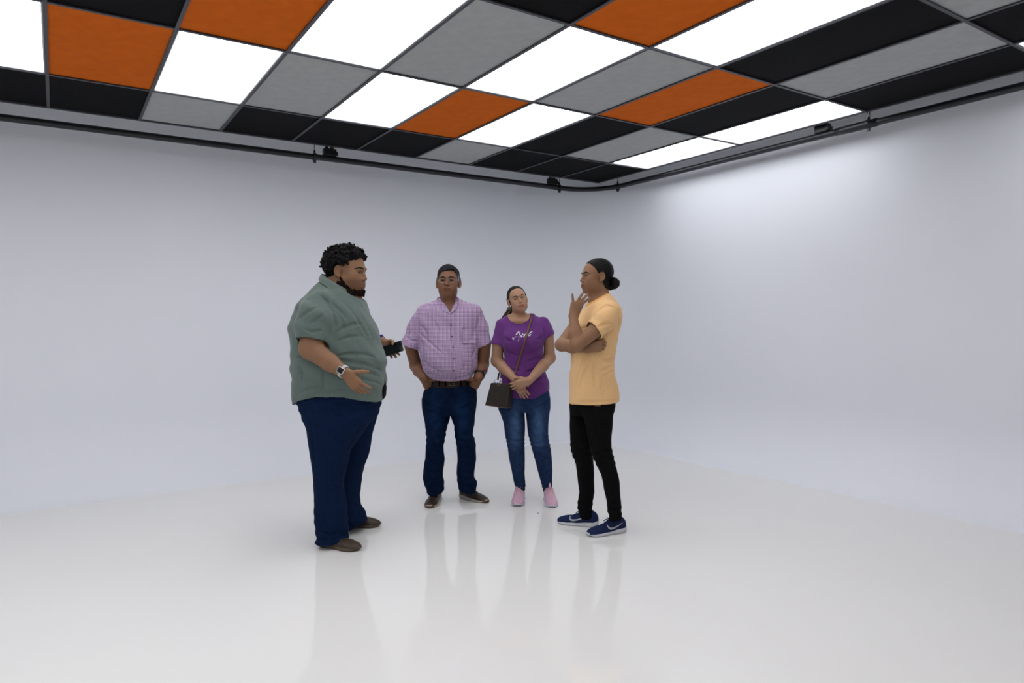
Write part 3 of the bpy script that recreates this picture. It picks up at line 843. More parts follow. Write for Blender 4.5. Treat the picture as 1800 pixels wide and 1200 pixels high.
# trousers
nearL = P.rows([(686, 519, 668, .24, .09), (700, 520, 669, .24, .09), (720, 529, 664, .225, .07), (735, 533, 657, .20, .03), (750, 540, 646, .165, 0), (770, 542, 630, .145), (790, 545, 616, .13), (817, 549.5, 608, .12), (840, 551.5, 604, .11),
                (860, 552.5, 603, .105), (892, 554, 609, .10), (920, 556.5, 611.5, .10), (938, 559, 612, .10), (946, 558, 613, .105), (957, 557, 611, .105)], -.12)
farL = P.rows([(705, 560, 669, .12, -.02), (717, 570, 667, .14, -.02), (735, 580, 661, .14), (765, 585, 655.5, .13), (792, 585, 649.5, .12), (820, 584, 640, .11), (835, 583, 634.5, .11), (870, 583, 631, .10), (884, 584, 631.5, .10),
               (893, 586, 635, .105), (907, 590, 644, .11), (922, 596, 641, .10)], .17)
T = Field(axis(-.36, .32, .0055), axis(-.40, .45, .0055), axis(.03, 1.02, .0055), shell=.010)
T.loft(nearL, n=2.2, cutz=1, sm=.02); T.loft(farL, n=2.2, k=.012, cutz=1, sm=.02)
T.fold(wav((.0035, 34, 24, 7, 0, 1.5), (.003, 20, -30, 12, 1, 1.6)))
zA = U(560, 900)[2]
T.fold(lambda X, Y, Z: np.exp(-np.maximum(Z-.04, 0)/.10)*(.006*np.sin(95*Z+14*X+9*Y+np.sin(18*X))+.003*np.sin(60*X+40*Y))+0*X)
T.fold(lambda X, Y, Z: .004*np.exp(-((Z-.86)/.08)**2)*np.sin(110*Z-16*X+2*np.sin(9*X)+8*Y))
T.clip(hollow=True, fn=lambda X, Y, Z: np.where(Y < .045, U(560, 957, -.12)[2]+ (X-U(557, 957, -.12)[0])*.22-Z, U(620, 925, .17)[2]+(X-U(620, 925, .17)[0])*.35-Z)+0*X)
T.norm()
for pts, r in (([(560, 712), (590, 722), (640, 720), (664, 712)], .003), ([(575, 706), (610, 714), (655, 706)], .002), ([(645, 738), (625, 760), (610, 790)], .002), ([(562, 785), (575, 815), (588, 845)], .003),
    ([(608, 815), (598, 835), (588, 848)], .003), ([(586, 850), (594, 865), (602, 885)], .002), ([(560, 905), (568, 922), (576, 930)], .003), ([(560, 932), (580, 942), (608, 932)], .003), ([(562, 946), (585, 950), (610, 940)], .002),
    ([(545, 735), (550, 780), (556, 820)], .002), ([(634, 860), (620, 875), (612, 890)], .003), ([(640, 895), (628, 905), (614, 910)], .003), ([(645, 780), (640, 800), (625, 830)], .002)):
    T.crease(P, pts, r)
T.mesh('trousers', TROU, ROOT1)
def ground(px, py):
    d = FWD*FPX+RT*(px-900)+UP*(600-py); t = -CAMZ/d[2]; wp = d*t
    q = np.array([wp@RT0-P.x0, wp@np.array([sw, cw, 0])-P.D, 0]); return q
for heel, toe in (((564, 957), (634, 968)), ((616, 924), (670, 925))):
    e = empty('shoe'); e.parent = ROOT1
    h_ = ground(*heel); t_ = ground(*toe); h_ = t_+unit(h_-t_)*.305
    Tt, Gs, L = shoe(e, 'shoe', h_, t_, .118, LEATH, LSOLE, height=.095, sole=.030, h=.0036, toe_r=1.05)
    mb = MB()
    for i in range(4):
        v = L*(.42+.055*i); pts = []
        for u_ in np.linspace(-.028, .028, 7):
            q = Tt(u_, v, 0); iz = Gs.V[int(np.argmin(abs(Gs.ax-q[0]))), int(np.argmin(abs(Gs.ay-q[1])))]; zz = Gs.az[np.where(iz < 0)[0]]
            if len(zz): pts.append((q[0], q[1], zz[-1]+.003))
        if len(pts) > 2: mb.tube(pts, .0025, 6)
    mb.build('laces', LSOLE, e, True)
F = Field(axis(-.42, .50, .0075, [(wr[0]-.04, .36, .0042)]), axis(-.46, .46, .0065, [(-.46, -.02, .0042)]), axis(.03, 1.95, .0075, [(U(0+900, 700)[2], U(900, 640)[2], .004), (U(900, 530)[2], 1.95, .0034)]))
F.loft(torso, grow=-.028)
F.cone(sh, el, .085, .066, .03); F.cone(U(575, 545, .22), U(615, 618, .36), .08, .06, .03)
F.cone((-.02, -.13, .95), (0, -.14, .10), .12, .06, .03); F.cone((.04, .13, .95), (.10, .16, .10), .12, .06, .03)
F.inside([S, T])
F.cone(U(596, 520, .01), H.p(0, -.02, -.05), .092, .085, .03); F.cone(U(615, 522, -.0), H.p(0, .03, -.075), .075, .068, .03)
head(F, H, nose=1.05, jaw=1.15, cheek=1.10)
F.cone(sh*.12+el*.88, el, .069, .066, .01); F.cone(el, U(580, 637, -.34), .064, .050, .02); F.cone(U(580, 637, -.34), wr, .050, .0335, .02)
hx, hy = unit((.66, -.20, .72)), unit((.66, -.02, -.75)); hz = unit(np.cross(hx, hy)); hz = hz if hz[1] < 0 else -hz
tips, T1 = hand(F, wr+hy*.008, hx, hy, hz, [(.12, .12, .1), (.30, .30, .2), (.42, .4, .3), (.45, .45, .3)], spread=(.28, .04, -.10, -.22), sc=1.06,
     thumb=[(.022, .018, -.004), (.050, .040, -.010), (.074, .062, -.016), (.096, .082, -.020)])
# far arm
sh2, el2, wr2 = U(575, 545, .22), U(615, 618, .36), U(671, 600.5, .22)
F.cone(el2, wr2, .058, .034, .02)
h2y = unit((.72, -.14, -.62)); h2z = unit((.05, 1, -.12)); h2x = unit(np.cross(h2y, h2z)); h2x = h2x if h2x[2] > 0 else -h2x; h2z = unit(np.cross(h2x, h2y)); h2z = h2z if h2z[1] > 0 else -h2z
hand(F, wr2+h2y*.010, h2x, h2y, h2z, [(.35, .45, .5), (.35, .5, .5), (.35, .5, .5), (.35, .5, .5)], spread=(.34, .12, -.05, -.16), sc=1.0,
     thumb=[(.022, .018, -.006), (.044, .040, -.022), (.052, .058, -.046), (.040, .074, -.066)])
def xt(q, T):
    x, y, z = q.T
    return T
F.mesh('body', SK, ROOT1, face_tone(H, lip=(.80, .70, .68), stubble=(.62, (.34, .28, .27))))
face_parts(H, ROOT1, MT['browhair'], F, look=(0, 1, -.12), brow_r=.0042)
# beard: a layer over the jaw, chin and upper lip
G = Field(*[axis(v-.16, v+.16, .0033) for v in H.p(0, .04, -.06)])
def breg(x, y, z):
    ax_ = np.abs(x)
    lim = np.interp(y, [-.02, .005, .02, .04, .06, .08, .11], [-.030, -.026, -.048, -.074, -.088, -.092, -.090])
    side = np.maximum(z-lim, np.where(z > -.05, np.maximum(ax_-.081, .004-y), -.018-y))
    side = np.maximum(side, -z-.124)
    return side+.0022*np.sin(310*x+190*z+2*np.sin(170*y))+.0018*np.sin(420*y-280*z)
G.coat(F, H, lambda x, y, z:   .0030+.006*np.clip((-z-.088)/.03, 0, 1)*np.clip((y-.02)/.04, 0, 1), breg, .004)
G.fold(wav((.0018, 190, 150, 170, 0, 1.5), (.0016, -160, 230, 120, 1, 1.2), (.0010, 400, 300, -420, 2, 1)))
G.mesh('beard', MT['beard'], ROOT1)
# curly hair
G = Field(*[axis(a, b, .0036) for a, b in zip(H.p(0, 0, .05)-.19, H.p(0, 0, .05)+.19)])
for c, r in (((0, -.020, .050), (.086, .100, .078)), ((0, .002, .076), (.076, .092, .058)), ((0, -.060, .015), (.074, .056, .070))):
    G.ell(H.p(*c), np.array(r)*H.s, H.B, .02)
rr = random.Random(3)
for n in range(620):
    th = rr.uniform(0, 2*math.pi); ph = math.acos(rr.uniform(-.55, 1))
    v = np.array([math.sin(ph)*math.cos(th), math.sin(ph)*math.sin(th), math.cos(ph)])
    p = np.array([0, -.016, .052])+v*np.array([.088, .106, .086])*rr.uniform(.95, 1.10)
    if p[1] > .045 and p[2] < .080: continue
    if p[1] > -.030 and p[2] < .040: continue
    if p[2] < -.050: continue
    G.ell(H.p(*p), [rr.uniform(.007, .0145)*H.s]*3, None, .003)
for n in range(150):      # loose curls standing off the mass
    th = rr.uniform(0, 2*math.pi); ph = math.acos(rr.uniform(-.3, 1))
    v = np.array([math.sin(ph)*math.cos(th), math.sin(ph)*math.sin(th), math.cos(ph)])
    p = np.array([0, -.016, .055])+v*np.array([.092, .110, .090])*rr.uniform(1.0, 1.09)
    if p[1] > .045 and p[2] < .080: continue
    if p[1] > -.03 and p[2] < .04: continue
    a = unit([rr.gauss(0, 1) for _ in range(3)]); b = unit(np.cross(a, v+.01))
    R1 = rr.uniform(.007, .011)
    P3 = [H.p(*(p+R1*(a*math.cos(t)+b*math.sin(t))+v*.002*t)) for t in np.linspace(0, 4.6, 8)]
    G.chain(P3, .0042, .002)
G.fold(wav((.0022, 230, 180, 200, 0, 2), (.0022, -200, 240, 150, 1, 2)))
G.ell(H.p(0, .105, .035), np.array((.072, .050, .056))*H.s, H.B, .004, 'cut')
for q in (-1, 1): G.ell(H.p(q*.088, .006, -.004), np.array((.028, .036, .042))*H.s, H.B, .003, 'cut')
G.mesh('hair', MT['hairblack'], ROOT1)
# watches and phone
WS = mat('white_band', (.52, .52, .53), .45); ar = unit(wr-U(580, 637, -.34))
n_ = unit(hz-ar*(hz@ar)+np.array([0, -.15, .35])); n_ = unit(n_-ar*(n_@ar))
wt = watch('smartwatch', wr-ar*.012, np.stack([ar, n_, np.cross(ar, n_)], 1), .0360, WS, (WS, MT['glass']), 'white-banded smartwatch with black screen on the green-shirted person\'s near wrist', case=(.019, .022))
place(wt, P)
PU = mat('purple_band', (.09, .025, .42), .5); ar = unit(wr2-el2); n_ = unit(np.cross(ar, (0, 1, 0))); n_ = n_ if n_[2] > 0 else -n_
wt = watch('smartwatch', wr2-ar*.002, np.stack([ar, n_, np.cross(ar, n_)], 1), .0380, PU, (PU, PU), 'bright purple wristband above the hand holding the phone', 'wristband', case=(.013, .020))
place(wt, P)
pc = U(689.5, 613, .175); ph = empty('smartphone', P.loc, -YAW, 'black smartphone held out by the person in the green shirt', 'phone')
px_ = unit(np.array([.93, -.12, .30])); pz_ = unit(np.array([0, -.93, .30])-px_*(np.array([0, -.93, .30])@px_)); R = np.stack([px_, np.cross(pz_, px_), pz_], 1)
MB().box((-.074, -.037, -.005), (.074, .037, .005), (R, pc)).build('phone_case', MT['blackplastic'], ph, bevel=.0045)
MB().box((-.068, -.032, .0045), (.068, .032, .0058), (R, pc)).build('screen', MT['glass'], ph, bevel=.003)
mb = MB(); mb.box((.048, -.030, .0055), (.070, -.006, .0075), (R, pc)); mb.build('camera_bump', MT['blackplastic'], ph, bevel=.003)
# ------------------------------------------------------------------ man in the pink checked shirt, hands in pockets
P = Frame(790, 5.25); U = P.U
ROOT2 = empty('person', P.loc, -YAW, 'grey-haired person in glasses and pink checked shirt with both hands in jeans pockets', 'person')
SK2 = skin('skin_brown', (.195, .092, .052))
GING = mat('gingham', (.58, .47, .62), .85, .2, check=(105, (.34, .235, .38), (.18, .11, .22)), bump=(30, .25))
DEN = mat('dark_denim', (.0026, .0100, .041), .85, .06, noise=(26, .28), bump=(240, .25), attr=True)
S = Field(axis(-.44, .40, .005), axis(-.28, .26, .005), axis(.90, 1.62, .005), shell=.008)
torso = P.rows([(520, 774, 804, .062, .03), (527, 768, 808, .078, .025), (531, 757, 820, .090, .02), (536, 744, 832, .100, .02), (542, 738, 838, .112, .01), (550, 735, 842, .122), (562, 733, 844, .135), (576, 733, 844, .145), (592, 735, 843, .160, -.01),
                (612, 738, 841, .178, -.02), (635, 740, 840.5, .190, -.03), (650, 743, 838, .188, -.03), (660, 751, 832, .178, -.02), (668, 765, 825, .162, -.01), (676, 768, 822, .150)])
S.loft(torso, n=2.35, sm=.014)
shL, cuL = U(747, 550, .02), U(720.5, 609, -.01); shR, cuR = U(832, 548, .02), U(853, 607, -.01)
S.chain([shL, U(733, 577, .01), cuL], [.066, .068, .074], .03, cut=(cuL, unit((-.32, 0, -.95))))
S.chain([shR, U(844, 576, .01), cuR], [.062, .058, .054], .03, cut=(cuR, unit((.30, 0, -.95))))
S.fold(wav((.0030, 18, 6, 30, 0, 1.6), (.0020, -34, 12, 26, 1, 1.5), (.0014, 55, 30, 48, 2, 1.3)))
S.norm()
for pts, r in (([(733, 582), (744, 592), (760, 606), (778, 622)], .003), ([(738, 570), (748, 582), (752, 600)], .003), ([(738, 590), (742, 608), (741, 628)], .002), ([(843, 582), (832, 592), (820, 606)], .003), ([(841, 565), (838, 580), (826, 590)], .003),
    ([(842, 600), (836, 615), (828, 630)], .002), ([(742, 648), (760, 660), (785, 664)], .003), ([(745, 655), (765, 664), (775, 667)], .002), ([(838, 650), (820, 662), (805, 665)], .003), ([(741, 630), (755, 645), (775, 655)], .002),
    ([(795, 560), (793, 590), (797, 620)], .002), ([(812, 620), (818, 640), (812, 655)], .002), ([(762, 560), (770, 580), (770, 600)], .0015), ([(735, 556), (737, 575), (737, 600)], .0025), ([(843, 552), (842, 570), (842, 590)], .0025),
    ([(712, 590), (722, 598), (735, 600)], .002), ([(728, 562), (724, 580), (716, 596)], .002), ([(850, 575), (854, 588), (858, 598)], .002)):
    S.crease(P, pts, r)
zb = U(790, 668.5, -.1)[2]
S.clip(lambda X, Y, Z: zb-Z+.0*X+.25*np.abs(X-.02)**2+0*Y, hollow=True)
vn, vt = U(791.5, 549, -.10), U(786, 523, 0)
# V opening at the throat
S.clip(lambda X, Y, Z: np.minimum(np.minimum(Z-vn[2]-np.abs(X-vn[0])*1.65, .05-Y), .06-abs(X-vn[0]))+0*X)
S.mesh('shirt', GING, ROOT2)
strip_on(S, P, 'placket', GING, ROOT2, [(792, 554), (794, 580), (796, 610), (798, 640), (799, 667)], .030, .0025, n=6)
BT = mat('brown_button', (.07, .035, .02), .4)
for px, py in ((793.5, 571.5), (794.5, 591), (796.5, 610.3), (798, 630.5), (798.6, 651)):
    disc(on_surf(S, P, px, py)-np.array((0, .003, 0)), .0058, .003).build('button', BT, ROOT2)
pk = [[on_surf(S, P, a, b, lift=.004) for a in np.linspace(812, 834, 9)] for b in np.linspace(576, 603, 9)]
collar_flap(ROOT2, GING, pk, 'chest_pocket')
# jeans
Lg = P.rows([(673, 770, 822, .150), (679, 752, 832, .150), (686, 745, 837.5, .148), (700, 742, 838, .145), (716, 743, 838, .14), (729, 745, 836.5, .12)])
lL = P.rows([(700, 742, 790, .125), (733, 745, 791, .11), (747, 748, 787, .10), (758, 749.5, 785, .092), (770, 750, 782.5, .085), (785, 748.5, 780, .082), (806, 747.5, 781, .08), (827, 744, 779, .08), (837, 742.5, 779.5, .085), (847, 744, 781.5, .085), (856, 749, 781, .085), (870, 750, 777, .085)])
lR = P.rows([(700, 789, 838, .125), (733, 793, 835.5, .11), (747, 798, 833.5, .10), (760, 799.5, 831, .092), (777, 801, 835, .088), (785, 803, 836, .085), (806, 803.5, 836.5, .08), (827, 803.5, 835, .08), (839, 804, 833.5, .085), (846, 804, 839, .088), (860, 807, 838, .085), (870, 813, 834, .085)])
T = Field(axis(-.26, .26, .005), axis(-.24, .22, .005), axis(.03, .97, .005), shell=.009)
T.loft(Lg, n=2.3); T.loft(lL, n=2.2, k=.008, cutz=1, sm=.014); T.loft(lR, n=2.2, k=.008, cutz=1, sm=.014)
T.fold(wav((.0022, 26, 18, 14, 0, 1.6), (.0016, -30, 24, 34, 1, 1.5)))
T.fold(lambda X, Y, Z: np.exp(-np.maximum(Z-.06, 0)/.08)*(.0045*np.sin(105*Z+16*X+9*Y+1.5*np.sin(14*X+3)))+.0030*np.exp(-((Z-.50)/.07)**2)*np.sin(120*Z+14*X+10*Y)+0*X)
T.norm()
for pts, r in (([(793, 682), (796, 700), (793, 727)], .003), ([(745, 706), (765, 716), (785, 722)], .003), ([(748, 720), (765, 727), (783, 728)], .002), ([(836, 706), (820, 716), (802, 722)], .003), ([(752, 772), (765, 785), (778, 788)], .003), ([(806, 782), (820, 788), (834, 782)], .003),
    ([(752, 790), (756, 810), (762, 830)], .002), ([(808, 770), (820, 778), (832, 774)], .002), ([(748, 838), (762, 845), (778, 838)], .003), ([(808, 838), (822, 844), (834, 838)], .003), ([(812, 852), (824, 856), (836, 850)], .002), ([(752, 856), (764, 862), (776, 856)], .002),
    ([(762, 686), (756, 692), (747, 694)], .002), ([(819, 686), (826, 692), (836, 692)], .002)): T.crease(P, pts, r)
hL, hR = U(762, 868, -.05)[2], U(824, 864, -.03)[2]
T.clip(hollow=True, fn=lambda X, Y, Z: np.where(X < .015, hL-Z+(Y+.05)*.25, hR-Z+(Y+.05)*.25-(X-.15)*.15)+0*X)
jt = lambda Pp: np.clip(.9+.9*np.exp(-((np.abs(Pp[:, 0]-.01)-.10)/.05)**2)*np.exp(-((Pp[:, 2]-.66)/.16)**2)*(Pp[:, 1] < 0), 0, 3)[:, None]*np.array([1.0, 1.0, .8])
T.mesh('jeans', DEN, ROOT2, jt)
# belt
BL = mat('belt_leather', (.020, .012, .010), .55, .15, noise=(40, .2))
G = Field(axis(-.24, .22, .004), axis(-.22, .20, .004), axis(.84, 1.0, .004))
G.loft([(U(790, 678.5)[2], *Lg[1][1:3], .158, .152), (U(790, 668)[2], *Lg[1][1:3], .150, .150)], n=2.3, sm=.002, cutz=1)
G.mesh('belt', BL, ROOT2)
bz = U(794, 673, -.15); mb = MB(); y_ = (G.surf(bz[0], bz[2]) or -.15)-.004
mb.tube([(bz[0]-.019, y_, bz[2]-.018), (bz[0]+.019, y_, bz[2]-.018), (bz[0]+.019, y_, bz[2]+.018), (bz[0]-.019, y_, bz[2]+.018)], .0030, 8, closed=True)
mb.tube([(bz[0]-.0, y_-.002, bz[2]-.001), (bz[0]+.019, y_-.002, bz[2]-.001)], .0022, 6); mb.build('buckle', mat('dull_brass', (.16, .13, .09), .35, metal=1), ROOT2, True)
for px in (772, 783, 810, 819):
    g = U(px, 673, -.15); y2 = (G.surf(g[0], g[2]) or -.14)-.002
    MB().box((g[0]-.006, y2-.003, g[2]-.026), (g[0]+.006, y2+.004, g[2]+.024)).build('belt_loop', DEN, ROOT2, bevel=.0015)
# body
H = HeadT(U(788, 498, .0), (0, -1, .17), (0, 0, 1), 1.03, 1.04)
elL, wrL = U(731.5, 643, .07), U(745, 664, -.10); elR, wrR = U(848.5, 640, .06), U(841.5, 663, -.10)
F = Field(axis(-.42, .40, .0042, [(-.09, .07, .003)]), axis(-.28, .22, .0042), axis(.03, 1.84, .006, [(U(790, 692)[2], U(790, 655)[2], .0036), (U(790, 532)[2], 1.84, .0030)]))
F.loft(torso, grow=-.022); F.cone(shL, cuL, .055, .05, .02); F.cone(shR, cuR, .05, .045, .02)
F.cone((-.12, 0, .85), (-.115, 0, .16), .09, .04, .02); F.cone((.12, 0, .85), (.13, 0, .16), .09, .04, .02)
F.inside([S, T])
F.cone(U(788, 545, .020), H.p(0, -.015, -.05), .062, .056, .03); F.cone(U(789, 552, .0), H.p(0, .03, -.07), .050, .048, .04); F.cone(U(775, 540, .02), U(803, 540, .02), .045, .045, .03)
head(F, H, nose=1.18, jaw=.86, cheek=1.03, lips=.8)
F.ell(H.p(0, .034, -.098), np.array((.038, .042, .030))*H.s, H.B, .03)
for (e_, w_, c_, xd, yd, sg) in ((elL, wrL, cuL, (.88, .12, .35), (.42, .44, -.80), 1), (elR, wrR, cuR, (-.88, .12, .35), (-.46, .52, -.76), -1)):
    F.cone(c_+(e_-c_)*.03-np.array([0, 0, -.02]), e_, .047, .046, .01); F.cone(e_, e_+(w_-e_)*.4, .047, .046, .02); F.cone(e_+(w_-e_)*.4, w_, .046, .034, .02)
    xx = unit(xd); yy = unit(yd); zz = np.cross(xx, yy); zz = zz if zz[1] < 0 else -zz
    hand(F, w_+yy*.004, xx, yy, zz, [(.5, .3, .2)]*4, sc=1.02, thumb=[(.020, .016, .002), (.046, .030, .016), (.070, .038, .026), (.092, .044, .028)])
patch([S, F], P, [(772, 521.5), (768, 524), (777, 544.5), (791, 551)], 'collar', GING, ROOT2, .005)
patch([S, F], P, [(803, 522), (806.5, 526), (803, 543), (792, 551)], 'collar', GING, ROOT2, .005)
G = Field(axis(-.14, .12, .004), axis(-.02, .14, .004), axis(U(790, 545)[2], U(790, 512)[2], .004))
G.ell(U(787, 529, .035), (.082, .072, .034), None, .01); G.ell(U(787, 524, .020), (.068, .075, .06), None, .01, 'cut')
G.mesh('collar_back', GING, ROOT2)
F.mesh('body', SK2, ROOT2, face_tone(H, lip=(.80, .62, .60), stubble=(.22, (.5, .46, .48))))
face_parts(H, ROOT2, MT['browhair'], F, look=(0, 1, .12), brow_r=.0044)
G = Field(*[axis(a, b, .0032) for a, b in zip(H.p(0, 0, .05)-.15, H.p(0, 0, .05)+.15)])
def hreg(x, y, z):
    ax_ = np.abs(x)
    front = .078-.006*(x/.04)-np.maximum(0, ax_-.046)*2.2
    line = np.interp(y, [-.12, -.06, -.03, -.012, .012, .022, .040, .052, .075], [-.085, -.075, -.060, -.020, -.012, -.014, .028, .060, .080])
    r = np.where(y > .052, front-z, line-z)
    ear = .036-np.sqrt((y+.008)**2+(z-.000)**2)
    return np.maximum(r*.7, np.where(ax_ > .079, ear, -1))+.0012*np.sin(500*x+90*z)
G.coat(F, H, lambda x, y, z: .0055+.012*np.clip((z-.06)/.05, 0, 1)+.003*np.sin(45*x+25*y+1)*np.clip((z-.06)/.05, 0, 1), hreg, .006)
G.fold(wav((.0005, 380, 30, 40, 0, 1.5), (.0005, -300, 60, 120, 1, 1.2)))
def htone(Pp):
    q = H.inv(Pp); t = np.clip((.066-q[:, 2])/.04, 0, 1)[:, None]; st = (1+.5*np.sin(q[:, 0]*420+q[:, 2]*60))[:, None]
    return (.45+3.8*t)*st*np.array([1, 1.02, 1.06])
G.mesh('hair', MT['hairgrey'], ROOT2, htone)
# glasses: thin metal rims, bridge, temples
gl = empty('eyeglasses', P.loc, -YAW, 'thin metal-rimmed eyeglasses on the grey-haired person in the pink checked shirt', 'glasses')
RIM = mat('rim_metal', (.30, .27, .24), .3, metal=1)
for q in (-1, 1):
    pts = [H.p(q*.0335+.0225*math.copysign(abs(math.cos(a))**.7, math.cos(a)), .106-.35*abs(q*.0335+.0225*math.cos(a)-q*.0335)*0-.10*abs(q*.0335+.0225*math.cos(a)), -.002+.0155*math.copysign(abs(math.sin(a))**.8, math.sin(a))) for a in np.linspace(0, 2*math.pi, 29)[:-1]]
    MB().tube(pts, .0013, 6, closed=True).build('rim', RIM, gl, True)
    MB().tube([H.p(q*.057, .1003, .003), H.p(q*.073, .085, .004), H.p(q*.080, .030, .004), H.p(q*.082, -.005, .006)], .0013, 6).build('temple', RIM, gl, True)
MB().tube([H.p(-.011, .1045, .002), H.p(0, .1075, .005), H.p(.011, .1045, .002)], .0013, 6).build('bridge', RIM, gl, True)
# watch
ar = unit(wrR-elR); n_ = unit(np.array((.75, -.55, .25))); n_ = unit(n_-ar*(n_@ar))
wt = watch('smartwatch', wrR-ar*.030, np.stack([ar, n_, np.cross(ar, n_)], 1), .0385, MT['blackplastic'], (MT['blackplastic'], MT['glass']), 'black smartwatch on the wrist of the person in the pink checked shirt', case=(.017, .021))
place(wt, P)
# shoes
BR = mat('dark_brown_leather', (.026, .014, .010), .42, .45, noise=(30, .3), bump=(50, .4)); OFFW = mat('cream_sole', (.42, .39, .33), .6); GUM = mat('gum_rubber', (.12, .055, .02), .6)
def ground(px, py):
    d = FWD*FPX+RT*(px-900)+UP*(600-py); t = -CAMZ/d[2]; wp = d*t
    return np.array([wp@RT0-P.x0, wp@np.array([sw, cw, 0])-P.D, 0])
def laces(T_, G_, L, material, par, v0=.42, dv=.055, n=5, hw=.020, r=.0026, bow=False):
    mb = MB()
    def top(u_, v):
        q = T_(u_, v, 0); c = G_.V[int(np.argmin(abs(G_.ax-q[0]))), int(np.argmin(abs(G_.ay-q[1])))]; zz = G_.az[np.where(c < 0)[0]]
        return None if len(zz) == 0 else np.array((q[0], q[1], zz[-1]+.0025))
    for i in range(n):
        for sg in (-1, 1):
            pts = [top(sg*u_, L*(v0+dv*i+dv*.5*(u_/hw))) for u_ in np.linspace(-hw, hw, 7)]
            pts = [p_ for p_ in pts if p_ is not None]
            if len(pts) > 2: mb.tube(pts, r, 6)
    if bow:
        c = top(0, L*(v0-dv*.2))
        if c is not None:
            for sg in (-1, 1):
                loop = [c+T_(sg*a, b, 0)-T_(0, 0, 0)+np.array((0, 0, z)) for a, b, z in ((0, 0, 0), (.014, .008, .012), (.026, .004, .010), (.020, -.006, .004), (0, 0, .001))]
                mb.tube(loop, r, 6); mb.tube([c, c+T_(sg*.012, .02, 0)-T_(0, 0, 0)+np.array((0, 0, .004)), c+T_(sg*.018, .034, 0)-T_(0, 0, 0)-np.array((0, 0, .006))], r, 6)
    if mb.v: mb.build('laces', material, par, True)
for heel, toe in (((768, 877), (754, 893.5)), ((813, 873), (857, 883.5))):
    e = empty('shoe'); e.parent = ROOT2; t_ = ground(*toe); h_ = t_+unit(ground(*heel)-t_)*.295
    T_, G_, L = shoe(e, 'shoe', h_, t_, .112, BR, OFFW, height=.085, sole=.026, h=.0042)
    laces(T_, G_, L, mat('brown_lace', (.03, .018, .012), .7), e, bow=False)
    mb = MB(); mb.tube([T_(.030, L*.93, .010), T_(.018, L*.985, .012), T_(0, L*1.003, .012), (T_(-.018, L*.985, .012)), T_(-.030, L*.93, .010)], .0075, 8); mb.build('toe_bumper', GUM, e, True)
# ------------------------------------------------------------------ woman in the purple t-shirt
P = Frame(919, 5.20); U = P.U
ROOT3 = empty('person', P.loc, -YAW, 'person with pulled-back dark hair in purple t-shirt and blue jeans, hands crossed in front', 'person')
SK3 = skin('skin_fair', (.36, .205, .130))
PUR = mat('purple_jersey', (.112, .030, .165), .9, .15, noise=(120, .06), bump=(60, .12), sheen=.1)
DEN3 = mat('mid_denim', (.022, .050, .130), .85, .08, noise=(30, .22), bump=(260, .25), attr=True)
torso = P.rows([(550, 893, 938, .050, .02), (556, 887, 943, .062, .02), (561, 880, 951, .075, .02), (567, 876, 957, .088, .015), (576, 876, 961, .100, .01), (587, 879, 960, .118, -.005), (598, 883, 957.5, .130, -.018),
                (609, 885, 955, .130, -.018), (624, 886, 955.5, .120, -.005), (640, 884, 955, .118), (658, 880, 959.5, .128, -.01), (672, 877, 966, .135, -.01), (686, 876, 966.5, .135), (700, 878, 965, .132)])
shL, cuL = U(883, 573, .02), U(875, 605, -.01); shR, cuR = U(955, 568, .02), U(965.5, 590.5, -.01)
S = Field(axis(-.26, .28, .0046), axis(-.22, .22, .0046), axis(.80, 1.46, .0046), shell=.007)
S.loft(torso, n=2.3, sm=.014)
for q in (902, 928): S.ell(U(q, 598, -.085), (.062, .055, .062), None, .05)
S.chain([shL, cuL], [.050, .051], .035, cut=(cuL, unit((-.10, 0, -1)))); S.chain([shR, cuR], [.050, .049], .035, cut=(cuR, unit((.42, 0, -.9))))
S.fold(wav((.0020, 20, 8, 34, 0, 1.6), (.0014, -38, 14, 24, 1, 1.5), (.0009, 60, 30, 60, 2, 1.3)))
S.norm()
for pts, r in (([(886, 612), (896, 620), (910, 626)], .002), ([(956, 605), (946, 614), (930, 622)], .0025), ([(955, 622), (944, 630), (925, 636)], .002), ([(887, 640), (900, 650), (915, 652)], .002), ([(954, 640), (940, 650), (925, 654)], .003),
    ([(960, 660), (948, 664), (936, 662)], .003), ([(963, 674), (950, 676), (938, 674)], .002), ([(884, 590), (892, 598), (898, 600)], .002), ([(956, 584), (950, 594), (944, 598)], .002),
    ([(884, 575), (885, 590), (885, 604)], .002), ([(955.5, 572), (956, 585), (956, 597)], .002), ([(888, 662), (898, 670), (900, 680)], .002)): S.crease(P, pts, r)
ha, hb, hc, hd = U(878, 692), U(898, 697), U(938, 698), U(966, 684)
S.clip(hollow=True, fn=lambda X, Y, Z: np.interp(X.ravel(), [ha[0], hb[0], hc[0], hd[0]], [ha[2], hb[2], hc[2], hd[2]]).reshape(X.shape)-Z+0*Y)
# scoop neckline
n0 = U(912, 552, -.02)
NR = (.086, .072)
S.clip(lambda X, Y, Z: np.minimum((1-np.sqrt(((X-n0[0])/NR[0])**2+((Z-n0[2])/NR[1])**2))*.075, .03-Y))
S.clip(lambda X, Y, Z: np.minimum(Z-U(912, 557)[2]-.22*np.abs(X-n0[0]+.01)-.05*(X-n0[0]), 5)+0*Y)
S.mesh('t_shirt', PUR, ROOT3)
